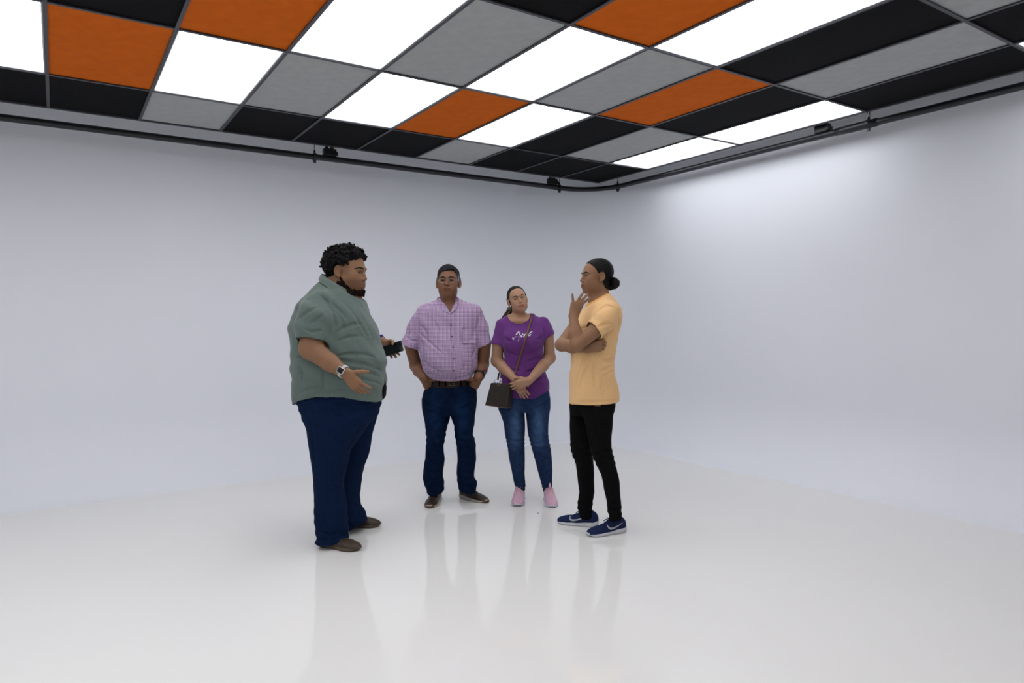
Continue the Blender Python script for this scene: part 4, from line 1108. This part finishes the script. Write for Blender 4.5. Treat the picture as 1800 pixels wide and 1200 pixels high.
# jeans
Lg = P.rows([(672, 884, 958, .115), (690, 877, 966, .125), (702, 875, 967, .125), (716, 876, 967, .115), (724, 877, 966.5, .09)])
lL = P.rows([(698, 874, 921, .105), (722, 878, 922.3, .092), (743, 885, 923, .082), (766, 888.5, 922.5, .074), (778, 890.5, 922, .068), (788, 892.5, 922, .066), (806, 895, 923, .064, .02), (831, 900, 922, .055, .05), (845, 903, 923.5, .050, .07), (852, 905, 924, .050, .08), (860, 907, 922.5, .048, .09), (870, 908, 921, .047, .09)])
lR = P.rows([(698, 920, 967, .105), (722, 923.3, 966.7, .092), (747, 926.5, 963.5, .080), (764, 928.5, 964, .074), (777, 931.5, 965.3, .070), (789, 935, 968, .066), (802, 939, 970, .064, .02), (827, 945, 971, .057, .05), (845, 950.5, 971, .050, .07), (853, 952.5, 971, .050, .08), (862, 954.5, 969, .048, .09), (872, 955, 968, .047, .09)])
T = Field(axis(-.24, .26, .0046), axis(-.18, .20, .0046), axis(.05, .96, .0046), shell=.007)
T.loft(Lg, n=2.2); T.loft(lL, n=2.1, k=.007, cutz=1, sm=.014); T.loft(lR, n=2.1, k=.007, cutz=1, sm=.014)
T.fold(lambda X, Y, Z: .0026*np.exp(-((Z-.46)/.05)**2)*np.sin(190*Z+16*X+8*Y+np.sin(20*X))+.0022*np.exp(-np.maximum(Z-.09, 0)/.05)*np.sin(200*Z+20*X)+.001*np.sin(30*X+40*Z+12*Y))
T.norm()
for pts, r in (([(923, 700), (923, 712), (922.5, 720)], .002), ([(880, 712), (895, 716), (918, 722)], .002), ([(965, 708), (950, 714), (928, 721)], .002), ([(893, 770), (906, 776), (920, 772)], .0025), ([(895, 782), (908, 787), (920, 784)], .002), ([(932, 772), (946, 780), (963, 772)], .0025), ([(937, 786), (950, 790), (965, 786)], .002)): T.crease(P, pts, r)
T.clip(hollow=True, fn=lambda X, Y, Z: U(915, 864, .09)[2]-Z+(Y-.09)*.3+0*X)
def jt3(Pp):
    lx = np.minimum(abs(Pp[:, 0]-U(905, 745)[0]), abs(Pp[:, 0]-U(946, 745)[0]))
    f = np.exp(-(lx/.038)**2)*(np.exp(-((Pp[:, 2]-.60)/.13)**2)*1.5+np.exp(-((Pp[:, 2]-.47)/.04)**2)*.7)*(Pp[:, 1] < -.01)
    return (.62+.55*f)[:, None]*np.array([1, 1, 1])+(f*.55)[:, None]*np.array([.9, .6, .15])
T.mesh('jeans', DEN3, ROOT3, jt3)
# head and body
H = HeadT(U(910.0, 528), (.13, -.97, .16), (-.235, 0, .97), .885, .98)
elL, wrL = U(873.8, 634, .03), U(906, 668, -.185); elR, wrR = U(966, 629, .03), U(931, 668.5, -.225)
F = Field(axis(-.25, .28, .0036, [(-.13, .08, .0028)]), axis(-.31, .20, .0036), axis(.04, 1.66, .006, [(U(919, 715)[2], U(919, 655)[2], .0034), (U(919, 575)[2], 1.66, .0027)]))
F.loft(torso, grow=-.018); F.cone(shL, cuL, .040, .040, .02); F.cone(shR, cuR, .040, .040, .02)
F.cone((-.08, 0, .80), (-.02, 0, .14), .07, .03, .02); F.cone((.10, 0, .80), (.19, 0, .14), .07, .03, .02)
F.inside([S, T])
F.cone(U(911, 562, .02), H.p(0, -.02, -.05), .047, .047, .02)
F.ell(U(912, 564, -.018), (.090, .055, .030), None, .03); F.cone(U(896, 563, .02), U(930, 560, .02), .036, .036, .03)
head(F, H, nose=1.0, jaw=.92, cheek=1.0, brow=.7, lips=1.15)
F.cone(cuL+np.array((.004, 0, .022)), elL, .0440, .0440, .01); F.cone(elL, elL+(wrL-elL)*.35, .0450, .0420, .02); F.cone(elL+(wrL-elL)*.35, wrL, .0420, .0255, .02)
F.cone(cuR+np.array((-.006, 0, .004)), elR, .0400, .0430, .01); F.cone(elR, elR+(wrR-elR)*.35, .0440, .0410, .02); F.cone(elR+(wrR-elR)*.35, wrR, .0410, .0255, .02)
hx = unit((.80, -.05, .60)); hy = unit((.50, .02, -.86))
hand(F, wrL+hy*.006, hx, hy, (0, -1, 0), [(.10, .12, .1), (.16, .15, .1), (.2, .2, .1), (.24, .2, .1)], spread=(.12, .02, -.06, -.14), sc=.90)
hx = unit((-.42, -.10, .90)); hy = unit((-.92, .04, -.38))
tips, TR = hand(F, wrR+hy*.006, hx, hy, (0, -1, 0), [(.22, .25, .2), (.24, .28, .2), (.26, .30, .2), (.30, .3, .2)], spread=(.10, .02, -.06, -.16), sc=.90)
F.mesh('body', SK3, ROOT3, face_tone(H, lip=(.74, .46, .47)))
face_parts(H, ROOT3, MT['browhair'], F, look=(.30, 1, .20), brow_r=.0032)
G = Field(*[axis(a, b, .003) for a, b in zip(H.p(0, 0, .05)-.14, H.p(0, 0, .05)+.14)])
def hreg(x, y, z):
    ax_ = np.abs(x)
    line = np.interp(y, [-.12, -.06, -.03, -.012, .004, .022, .040, .060, .085], [-.062, -.055, -.048, -.012, -.004, .020, .048, .088, .098])
    ear = .034-np.sqrt((y+.008)**2+(z+.002)**2)
    return np.maximum((line-z)*.7, np.where(ax_ > .077, ear, -1))
G.coat(F, H, lambda x, y, z: .0042+.004*np.clip((-y)/.08, 0, 1), hreg, .004)
G.fold(lambda X, Y, Z: .0006*np.sin(500*X+2*np.sin(30*Z))+0*Y)
G.mesh('hair', MT['hairsleek'], ROOT3)
# ponytail falling behind the near-left shoulder
G = Field(axis(-.22, .06, .0032), axis(-.02, .20, .0032), axis(1.30, 1.60, .0032))
pt = [H.p(-.01, -.100, .01), H.p(-.030, -.118, -.03), U(897, 546, .10), U(893.5, 555, .085), U(890, 563, .08)]
G.chain(pt, [.020, .026, .027, .022, .012], .012)
for i in range(26):
    a = np.array([R_.gauss(0, .013), R_.gauss(0, .010), R_.gauss(0, .006)]); G.chain([p_+a*(j+1)*.45 for j, p_ in enumerate(pt[1:])], [.006, .006, .005, .003], .004)
G.fold(wav((.0020, 160, 120, 60, 0, 2.5), (.0012, -220, 160, 90, 1, 2)))
G.mesh('ponytail', MT['ponybrown'], ROOT3)
MB().tube([H.p(-.01, -.098, .012)+np.array((0.022*math.cos(a), 0, .022*math.sin(a))) for a in np.linspace(0, 2*math.pi, 17)[:-1]], .005, 8, closed=True).build('hair_tie', MT['blackplastic'], ROOT3, True)
# neckline band
rb = []
for a in np.linspace(math.radians(188), math.radians(364), 30):
    x_, z_ = n0[0]+NR[0]*1.05*math.cos(a), n0[2]+NR[1]*1.06*math.sin(a); y = S.surf(x_, z_)
    if y is not None: rb.append(np.array((x_, y+.0015, z_)))
MB().tube(rb, .0042, 8).build('neckband', PUR, ROOT3, True)
# silver script print on the chest
SIL = mat('silver_print', (.75, .75, .78), .35, .6); DULL = mat('print_dull', (.30, .22, .33), .5)
def stroke(pts, wd, m_):
    q = [on_surf(S, P, 885+a/27.69, 570+b/27.69, lift=-.0004) for a, b in pts]
    MB().tube(q, wd*.55*P.D/FPX, 6).build('shirt_print', m_, ROOT3, True)
for pts, wd, m_ in (([(490, 740), (540, 670), (610, 570)], 1.3, DULL), ([(610, 520), (650, 460), (710, 390), (740, 365)], 2.0, SIL), ([(745, 350), (820, 345)], 1.2, DULL), ([(805, 400), (795, 460), (785, 530)], 2.0, SIL), ([(770, 570), (750, 680), (725, 790)], 1.2, DULL),
    ([(440, 650), (480, 690), (490, 750)], 1.6, SIL), ([(500, 640), (620, 610), (700, 590), (770, 570)], .8, DULL), ([(712, 780), (745, 800)], 1.6, SIL),
    ([(825, 560), (870, 510), (905, 540), (860, 590), (830, 600), (880, 622), (935, 600)], 1.2, SIL), ([(915, 440), (940, 480), (975, 510)], 1.5, SIL), ([(960, 600), (1000, 550), (1050, 480), (1075, 460)], 1.2, SIL), ([(1000, 550), (1050, 545)], 1.4, SIL), ([(1000, 630), (1030, 620)], 1.0, SIL),
    ([(1135, 520), (1180, 510), (1210, 550), (1260, 560), (1310, 520), (1320, 480)], 1.5, SIL), ([(1200, 500), (1240, 530), (1290, 540)], 2.2, SIL), ([(1240, 450), (1310, 400), (1400, 350)], 1.8, SIL)):
    stroke(pts, wd, m_)
# ring
MB().tube([TR((-.009, .113, -.006))+.0105*(math.cos(a)*unit(hx)+math.sin(a)*np.array((0, -1, 0))) for a in np.linspace(0, 2*math.pi, 21)[:-1]], .0022, 6, closed=True).build('ring', mat('gold', (.8, .5, .12), .25, metal=1), None, True)
rg = bpy.data.objects['ring']; place(rg, P); tagit(rg, 'small gold ring on the upper hand of the person in the purple t-shirt', 'ring')
# crossbody bag
BAG = mat('dark_brown_bag', (.018, .012, .009), .5, .35, noise=(60, .25), bump=(90, .3)); STR = mat('brown_strap', (.12, .062, .030), .55, .3)
bag = empty('handbag', P.loc, -YAW, 'small dark brown leather crossbody bag hanging at the hip of the person in purple', 'handbag')
tl, tr_, br_, bl = U(862.5, 673, -.175), U(896.5, 675, -.215), U(891.5, 717, -.215), U(852.5, 711, -.175)
mb = MB(); dv = np.array((.030, .060, 0)); V = [bl, br_, br_+dv*1.2, bl+dv*1.2, tl, tr_, tr_+dv*.7, tl+dv*.7]
mb.add(V, [(0, 3, 2, 1), (4, 5, 6, 7), (0, 1, 5, 4), (1, 2, 6, 5), (2, 3, 7, 6), (3, 0, 4, 7)]); mb.build('bag_body', BAG, bag, bevel=.004)
out = unit(np.cross(tr_-tl, bl-tl)); out = out if out[1] < 0 else -out
mb = MB(); mb.ribbon([tl+(tr_-tl)*.80+out*.002, bl+(br_-bl)*.80+out*.002], [unit(tr_-tl)]*2, .006, [out]*2, .002); mb.build('gusset_seam', BAG, bag)
mb = MB(); mb.tube([bl+(0, 0, -.002), br_+(0, 0, -.002), br_+dv*1.2+(0, 0, -.002)], .003, 6); mb.build('base_piping', STR, bag, True)
mb = MB(); c_ = (tl*.58+tr_*.42)+out*.0015; mb.box((-.012, -.0008, -.0012), (.012, .0008, .0012), (np.eye(3), c_-(0, 0, .012))); mb.build('gold_lettering', mat('faded_gold', (.22, .14, .06), .5), bag)
def topat(t): return tl+(tr_-tl)*t+dv*.35
MB().tube([topat(.22)+np.array((.013*math.cos(a), 0, .013+.013*math.sin(a))) for a in np.linspace(0, 2*math.pi, 19)[:-1]], .0020, 6, closed=True).build('ring_buckle', MT['steel'], bag, True)
MB().tube([topat(.45)+np.array((.006*math.cos(a), 0, .016+.017*math.sin(a))) for a in np.linspace(0, 2*math.pi, 19)[:-1]], .0032, 6, closed=True).build('clip', mat('pale_clip', (.8, .8, .82), .3), bag, True)
w1, w2 = topat(.30)+np.array((0, 0, .026)), U(877, 656, -.10)
MB().ribbon([w1, (w1+w2)/2, w2], [np.array((.9, .1, -.4))]*3, .014, [np.array((0, -1., 0))]*3, .003).build('strap_tail', BAG, bag)
STRAP_PTS = [(935.5, 556), (931, 571), (926, 588), (921, 604), (916, 621), (911, 638), (907, 651), (904, 660)]
stp, W_ = strip_on(S, P, 'strap', STR, bag, STRAP_PTS, .0135, .005, .003, n=3)
MB().tube([W_[-1], U(903, 667, -.14), topat(.95)+np.array((0, 0, .012)), topat(.96)], [.0045, .0045, .004, .003], 8).build('strap_lower', STR, bag, True)
MB().tube([W_[0]+np.array((0, .002, 0)), U(936.8, 552.5, -.03), U(938, 551.5, .03), U(937, 556, .095), U(930, 575, .135), U(905, 620, .145), U(882, 655, .08), w2+np.array((0, .02, 0))], .0055, 8).build('strap_back', STR, bag, True)
# pink sneakers
PINK = mat('pink_knit', (.66, .43, .55), .85, .2, noise=(90, .08), bump=(170, .4)); PSOLE = mat('lilac_sole', (.62, .62, .72), .6); PLACE = mat('pink_lace', (.80, .50, .58), .8)
def ground(px, py):
    d = FWD*FPX+RT*(px-900)+UP*(600-py); t = -CAMZ/d[2]; wp = d*t
    return np.array([wp@RT0-P.x0, wp@np.array([sw, cw, 0])-P.D, 0])
for heel, toe in (((915.5, 872), (908.5, 891)), ((962, 873), (971.5, 893))):
    e = empty('sneaker'); e.parent = ROOT3; t_ = ground(*toe); h_ = t_+unit(ground(*heel)-t_)*.262
    T_, G_, L = shoe(e, 'sneaker', h_, t_, .108, PINK, PSOLE, height=.108, sole=.026, h=.0034)
    laces(T_, G_, L, PLACE, e, v0=.40, n=5, hw=.019, r=.0030, bow=True)
    MB().ribbon([T_(0, L*.37, .095), T_(0, L*.385, .122), T_(0, L*.37, .148)], [T_(1, 0, 0)-T_(0, 0, 0)]*3, [.024, .020, .008], [unit(T_(0, 1, .3)-T_(0, 0, 0))]*3, .004).build('tongue', PINK, e)
# ------------------------------------------------------------------ young man in the orange t-shirt, hand at his chin
P = Frame(1045, 4.48); U = P.U
ROOT4 = empty('person', P.loc, -YAW, 'slim person with black hair bun in light orange t-shirt holding hand to chin', 'person')
SK4 = skin('skin_olive', (.25, .132, .074))
ORG = mat('orange_jersey', (.74, .465, .225), .9, .15, noise=(120, .04), bump=(60, .12), sheen=.1)
ORD_ = mat('orange_rib', (.72, .36, .11), .9, .15)
BLK = mat('black_jeans', (.0035, .0035, .004), .9, .08, noise=(30, .2), bump=(160, .2))
torso = P.rows([(513, 1050, 1070, .055), (519, 1044, 1074, .075), (525, 1039, 1080, .105), (532, 1034, 1085, .140), (540, 1029, 1090, .165), (548, 1024, 1092.5, .178), (558, 1018, 1093.3, .182), (571, 1012, 1091.5, .178), (585, 1008, 1088.5, .165), (603, 1005, 1085, .152),
                (616, 1004, 1081.5, .148), (628, 1003.5, 1079, .146), (645, 1003, 1079.5, .148), (660, 1002, 1081.5, .152), (682, 1001, 1085.5, .158), (698, 1000.3, 1088, .162), (712, 1000, 1088, .162)])
shL, cuL = U(1071, 547, -.14), U(1045.5, 580.5, -.20); shR, cuR = U(1050, 548, .15), U(1008, 574, .14)
S = Field(axis(-.20, .22, .0046), axis(-.32, .30, .0046), axis(.80, 1.62, .0046), shell=.007)
S.loft(torso, n=2.25, sm=.014)
S.chain([shL, U(1062, 560, -.17), cuL], [.068, .066, .064], .03, cut=(cuL, unit((-.72, -.20, -.52)))); S.chain([shR, cuR], [.064, .060], .03, cut=(cuR, unit((-.9, 0, -.4))))
S.fold(wav((.0022, 26, 6, 16, 0, 1.6), (.0016, -34, 12, 30, 1, 1.5), (.0009, 60, 30, 50, 2, 1.3)))
S.norm()
for pts, r in (([(1042, 560), (1050, 547), (1066, 536), (1080, 540)], .003), ([(1084, 575), (1074, 584), (1062, 590)], .003), ([(1088, 580), (1078, 590), (1068, 600)], .003), ([(1040, 625), (1030, 650), (1018, 680)], .0025), ([(1048, 622), (1044, 650), (1046, 680)], .0025),
    ([(1030, 622), (1020, 650), (1008, 690)], .002), ([(1080, 640), (1068, 648), (1055, 652)], .003), ([(1080, 650), (1070, 656), (1060, 662)], .002), ([(1082, 628), (1074, 634), (1062, 632)], .0025), ([(1060, 655), (1058, 680), (1062, 700)], .002), ([(1010, 590), (1020, 580), (1030, 575)], .0025),
    ([(1086, 556), (1089, 570), (1086, 585)], .002), ([(1050, 575), (1062, 570), (1076, 568)], .002), ([(1076, 690), (1070, 675), (1068, 660)], .002), ([(1003, 704), (1040, 707), (1086, 704)], .0008)): S.crease(P, pts, r)
zf, zb_ = U(1000, 708.5), U(1088, 704.5)
S.clip(hollow=True, fn=lambda X, Y, Z: zf[2]+(X-zf[0])*(zb_[2]-zf[2])/(zb_[0]-zf[0])-Z+0*Y)
nf, nb = U(1031, 538), U(1069, 516); nn = unit(np.cross(nf-nb, (0, 1, 0))); nn = nn if nn[2] > 0 else -nn
S.clip(lambda X, Y, Z: (X-nb[0])*nn[0]+(Z-nb[2])*nn[2]+0*Y)
S.mesh('t_shirt', ORG, ROOT4)
# black jeans
Lg = P.rows([(694, 1003, 1082, .135), (710, 1001, 1081.5, .135), (722, 1002, 1080, .11), (730, 1004, 1078, .09)])
ln = P.rows([(696, 1018, 1078, .040), (715, 1020, 1080.5, .058), (735, 1026, 1077.5, .080), (766, 1034, 1075, .080), (785, 1037, 1074.5, .074), (798, 1040, 1077, .072), (811, 1045.5, 1081, .068), (832, 1056, 1086, .060), (845, 1059, 1088.5, .058), (861, 1062, 1090, .055), (876, 1066, 1091, .050), (886, 1067, 1092, .048), (897, 1067, 1092, .046), (904, 1070, 1093, .040), (916, 1072, 1094, .036)], -.095)
lf = P.rows([(696, 1001, 1062, .045), (715, 1001, 1058, .062), (746, 1001.6, 1050, .082), (775, 1002, 1043, .074), (787, 1003, 1042, .072), (800, 1006, 1042, .070), (812, 1011, 1043, .068), (836, 1015, 1044.5, .060), (865, 1018, 1044.5, .052), (876, 1016.5, 1043, .050), (886, 1015.5, 1042, .048), (893, 1015, 1041, .046), (899, 1018, 1040, .040), (912, 1020, 1041, .036)], .105)
T = Field(axis(-.20, .24, .0046), axis(-.24, .24, .0046), axis(.05, .92, .0046), shell=.006)
T.loft(Lg, n=2.2); T.loft(ln, n=2.1, k=.007, cutz=1, sm=.014); T.loft(lf, n=2.1, k=.007, cutz=1, sm=.014)
T.fold(lambda X, Y, Z: .0030*np.exp(-((Z-.50)/.07)**2)*np.sin(150*Z-22*X+8*Y+np.sin(20*X))+.0032*np.exp(-np.maximum(Z-.12, 0)/.06)*np.sin(150*Z+20*X+9*Y)+.0012*np.sin(30*X+40*Z+12*Y))
T.norm()
for pts, r in (([(1028, 735), (1036, 760), (1040, 785)], .003), ([(1048, 810), (1062, 806), (1078, 808)], .003), ([(1046, 798), (1060, 792), (1074, 790)], .002), ([(1064, 878), (1078, 884), (1090, 880)], .002), ([(1068, 892), (1080, 896), (1090, 892)], .002)): T.crease(P, pts, r)
T.clip(hollow=True, fn=lambda X, Y, Z: np.where(Y < .005, U(1080, 914, -.095)[2], U(1029, 907, .105)[2])-Z+.15*(X-.1)+0*X)
T.mesh('jeans', BLK, ROOT4)
# body
H = HeadT(U(1048.5, 487.5), (-.965, -.25, .07), (.02, 0, 1), .935, 1.0)
elL, wrL = U(1014, 606, -.255), U(1007.5, 557, -.190); elR, wrR = U(987, 606, .03), U(1030, 612, -.175)
F = Field(axis(-.27, .22, .0036, [(-.20, .13, .0028)]), axis(-.34, .26, .0036), axis(.04, 1.80, .006, [(U(1045, 622)[2], 1.80, .0028)]))
F.loft(torso, grow=-.020); F.cone(shL, cuL, .050, .048, .02); F.cone(shR, cuR, .05, .045, .02)
F.cone((0, -.08, .80), (.11, -.095, .10), .08, .035, .02); F.cone((-.04, .08, .80), (-.06, .105, .10), .08, .035, .02)
F.inside([S, T])
F.cone(U(1055, 530, .0), H.p(0, -.035, -.045), .056, .052, .02); F.cone(U(1046, 534, 0), H.p(0, .010, -.065), .046, .042, .03)
head(F, H, nose=1.12, jaw=.95, cheek=.94, lips=1.15)
F.cone(cuL+np.array((.022, .006, .016)), elL, .0480, .0400, .01); F.cone(elL, elL+(wrL-elL)*.4, .0400, .0400, .02); F.cone(elL+(wrL-elL)*.4, wrL, .0400, .0265, .02)
F.cone(cuR+np.array((.02, 0, .01)), elR, .0460, .0395, .02); F.cone(elR, elR+(wrR-elR)*.4, .0400, .0400, .02); F.cone(elR+(wrR-elR)*.4, wrR, .0400, .0280, .02)
hy = unit((.30, .06, .95)); hx = unit((.93, .10, -.30)); hz_ = unit(np.cross(hx, hy)); hz_ = hz_ if hz_[1] < 0 else -hz_
hand(F, wrL+hy*.004, hx, hy, hz_, [(.10, .10, .08), (.08, .08, .08), (.05, .08, .08), (-.05, .06, .05)], spread=(.62, .50, .34, -.40), sc=.98, flen=(.074, .084, .078, .056),
     thumb=[(.016, .016, -.012), (.026, .040, -.036), (.034, .060, -.050), (.040, .078, -.056)])
hy = unit((.94, -.16, .16)); hx = unit((-.16, -.10, .97)); hz_ = unit(np.cross(hx, hy)); hz_ = hz_ if hz_[1] < 0 else -hz_
hand(F, wrR+hy*.002, hx, hy, hz_, [(.55, .9, .6), (.50, .9, .6), (.48, .9, .6), (.45, .9, .6)], spread=(.06, .02, -.03, -.08), sc=.95, thumb=[(.018, .016, -.010), (.034, .036, -.022), (.040, .056, -.030), (.040, .074, -.036)])
F.mesh('body', SK4, ROOT4, face_tone(H, lip=(.80, .60, .58), stubble=(.12, (.5, .46, .46))))
face_parts(H, ROOT4, MT['browhair'], F, look=(0, 1, .12), brow_r=.0046)
G = Field(*[axis(a, b, .003) for a, b in zip(H.p(0, 0, .05)-.14, H.p(0, 0, .05)+.14)])
def hreg(x, y, z):
    ax_ = np.abs(x)
    line = np.interp(y, [-.12, -.07, -.045, -.030, -.012, .004, .018, .032, .050, .070, .085], [-.075, -.080, -.070, -.035, .020, .026, .022, .050, .070, .092, .100])
    ear = .036-np.sqrt((y+.008)**2+(z+.002)**2)
    return np.maximum((line-z)*.7, np.where(ax_ > .077, ear, -1))
G.coat(F, H, lambda x, y, z: .0050+.005*np.clip((-y)/.08, 0, 1)+.003*np.clip((z-.07)/.05, 0, 1), hreg, .004)
G.fold(lambda X, Y, Z: .0007*np.sin(520*Z+140*X+3*np.sin(20*X))+0*Y)
G.mesh('hair', MT['hairsleek'], ROOT4)
G = Field(*[axis(a, b, .003) for a, b in zip(U(1079, 498)-.09, U(1079, 498)+.09)])
b0 = U(1079.5, 497.5, .0)
for k in range(3):
    R1 = .024-.006*k
    G.chain([b0+np.array((.010*k+.004*math.sin(3*a), R1*math.cos(a), R1*math.sin(a)*1.05)) for a in np.linspace(0, 2*math.pi, 15)], .0135-.001*k, .004)
G.ell(b0, (.026, .030, .034), None, .01); G.chain([H.p(0, -.088, -.01), b0], [.022, .02], .012)
G.chain([H.p(0, -.080, -.04), U(1073, 506, 0), U(1077, 504, 0)], [.016, .014, .010], .012)
G.fold(wav((.0010, 200, 330, 330, 0, 2)))
G.mesh('hair_bun', MT['hairsleek'], ROOT4)
# ribbed collar
cc0, cc1 = U(1069.5, 517), U(1030.5, 539); c_ = (cc0+cc1)/2; a_ = (cc1-cc0)/2
rows_ = []
for up_, k_ in ((-.010, 1.07), (.0, 1.0), (.010, .93), (.006, .89), (-.008, .90)):
    rows_.append([c_+a_*k_*math.cos(t)+np.array((0, .092*k_*math.sin(t), 0))+nn*up_ for t in np.linspace(0, 2*math.pi, 49)])
collar_flap(ROOT4, ORD_, rows_, 'neckband')
# navy running shoes
NAVY = mat('navy_mesh', (.010, .018, .070), .8, .2, noise=(120, .25), bump=(200, .4)); WSOLE = mat('white_foam', (.55, .56, .60), .6, noise=(18, .15)); DRK = mat('outsole_rubber', (.05, .05, .055), .7); SWH = mat('silver_trim', (.42, .42, .45), .4)
def ground(px, py):
    d = FWD*FPX+RT*(px-900)+UP*(600-py); t = -CAMZ/d[2]; wp = d*t
    return np.array([wp@RT0-P.x0, wp@np.array([sw, cw, 0])-P.D, 0])
for heel, toe in (((1102, 932), (1031, 943)), ((1052, 925), (979, 918))):
    e = empty('running_shoe'); e.parent = ROOT4; t_ = ground(*toe); h_ = ground(*heel); L_ = np.linalg.norm(h_-t_); h_ = t_+unit(h_-t_)*min(L_, .292)
    T_, G_, L = shoe(e, 'running_shoe', h_, t_, .108, NAVY, WSOLE, height=.092, sole=.030, h=.0034, toe_r=1.05)
    laces(T_, G_, L, NAVY, e, v0=.42, n=4, hw=.018, r=.0028, bow=True)
    MB().tube([T_(-.02, L*.9, .004), T_(.02, L*.9, .004)], .003, 6).build('outsole', DRK, e, True)
    # white tick on both flanks
    for sg in (-1, 1):
        def side(v, z):
            for u_ in np.linspace(.07, .0, 50):
                q = T_(sg*u_, v, z); i, j, k = (int(np.argmin(abs(A_2-c))) for A_2, c in zip((G_.ax, G_.ay, G_.az), q))
                if G_.V[i, j, k] < 0: return T_(sg*(u_+.0035), v, z)
            return T_(0, v, z)
        path = [(.52, .066), (.525, .056), (.505, .047), (.465, .0425), (.40, .044), (.32, .050), (.23, .060), (.15, .070)]
        ws = [.003, .008, .0115, .0125, .011, .0085, .0055, .0015]
        pts = [side(L*(v+(.13 if heel[0] < 1060 else 0)), z*(.92 if heel[0] < 1060 else 1)) for v, z in path]; lat = T_(sg, 0, 0)-T_(0, 0, 0)
        sd = []
        for i in range(len(pts)):
            t = unit(pts[min(i+1, len(pts)-1)]-pts[max(i-1, 0)]); sd.append(unit(np.cross(t, lat)))
        MB().ribbon(pts, sd, ws, [lat]*len(pts), .0015).build('tick_mark', SWH, e, True)
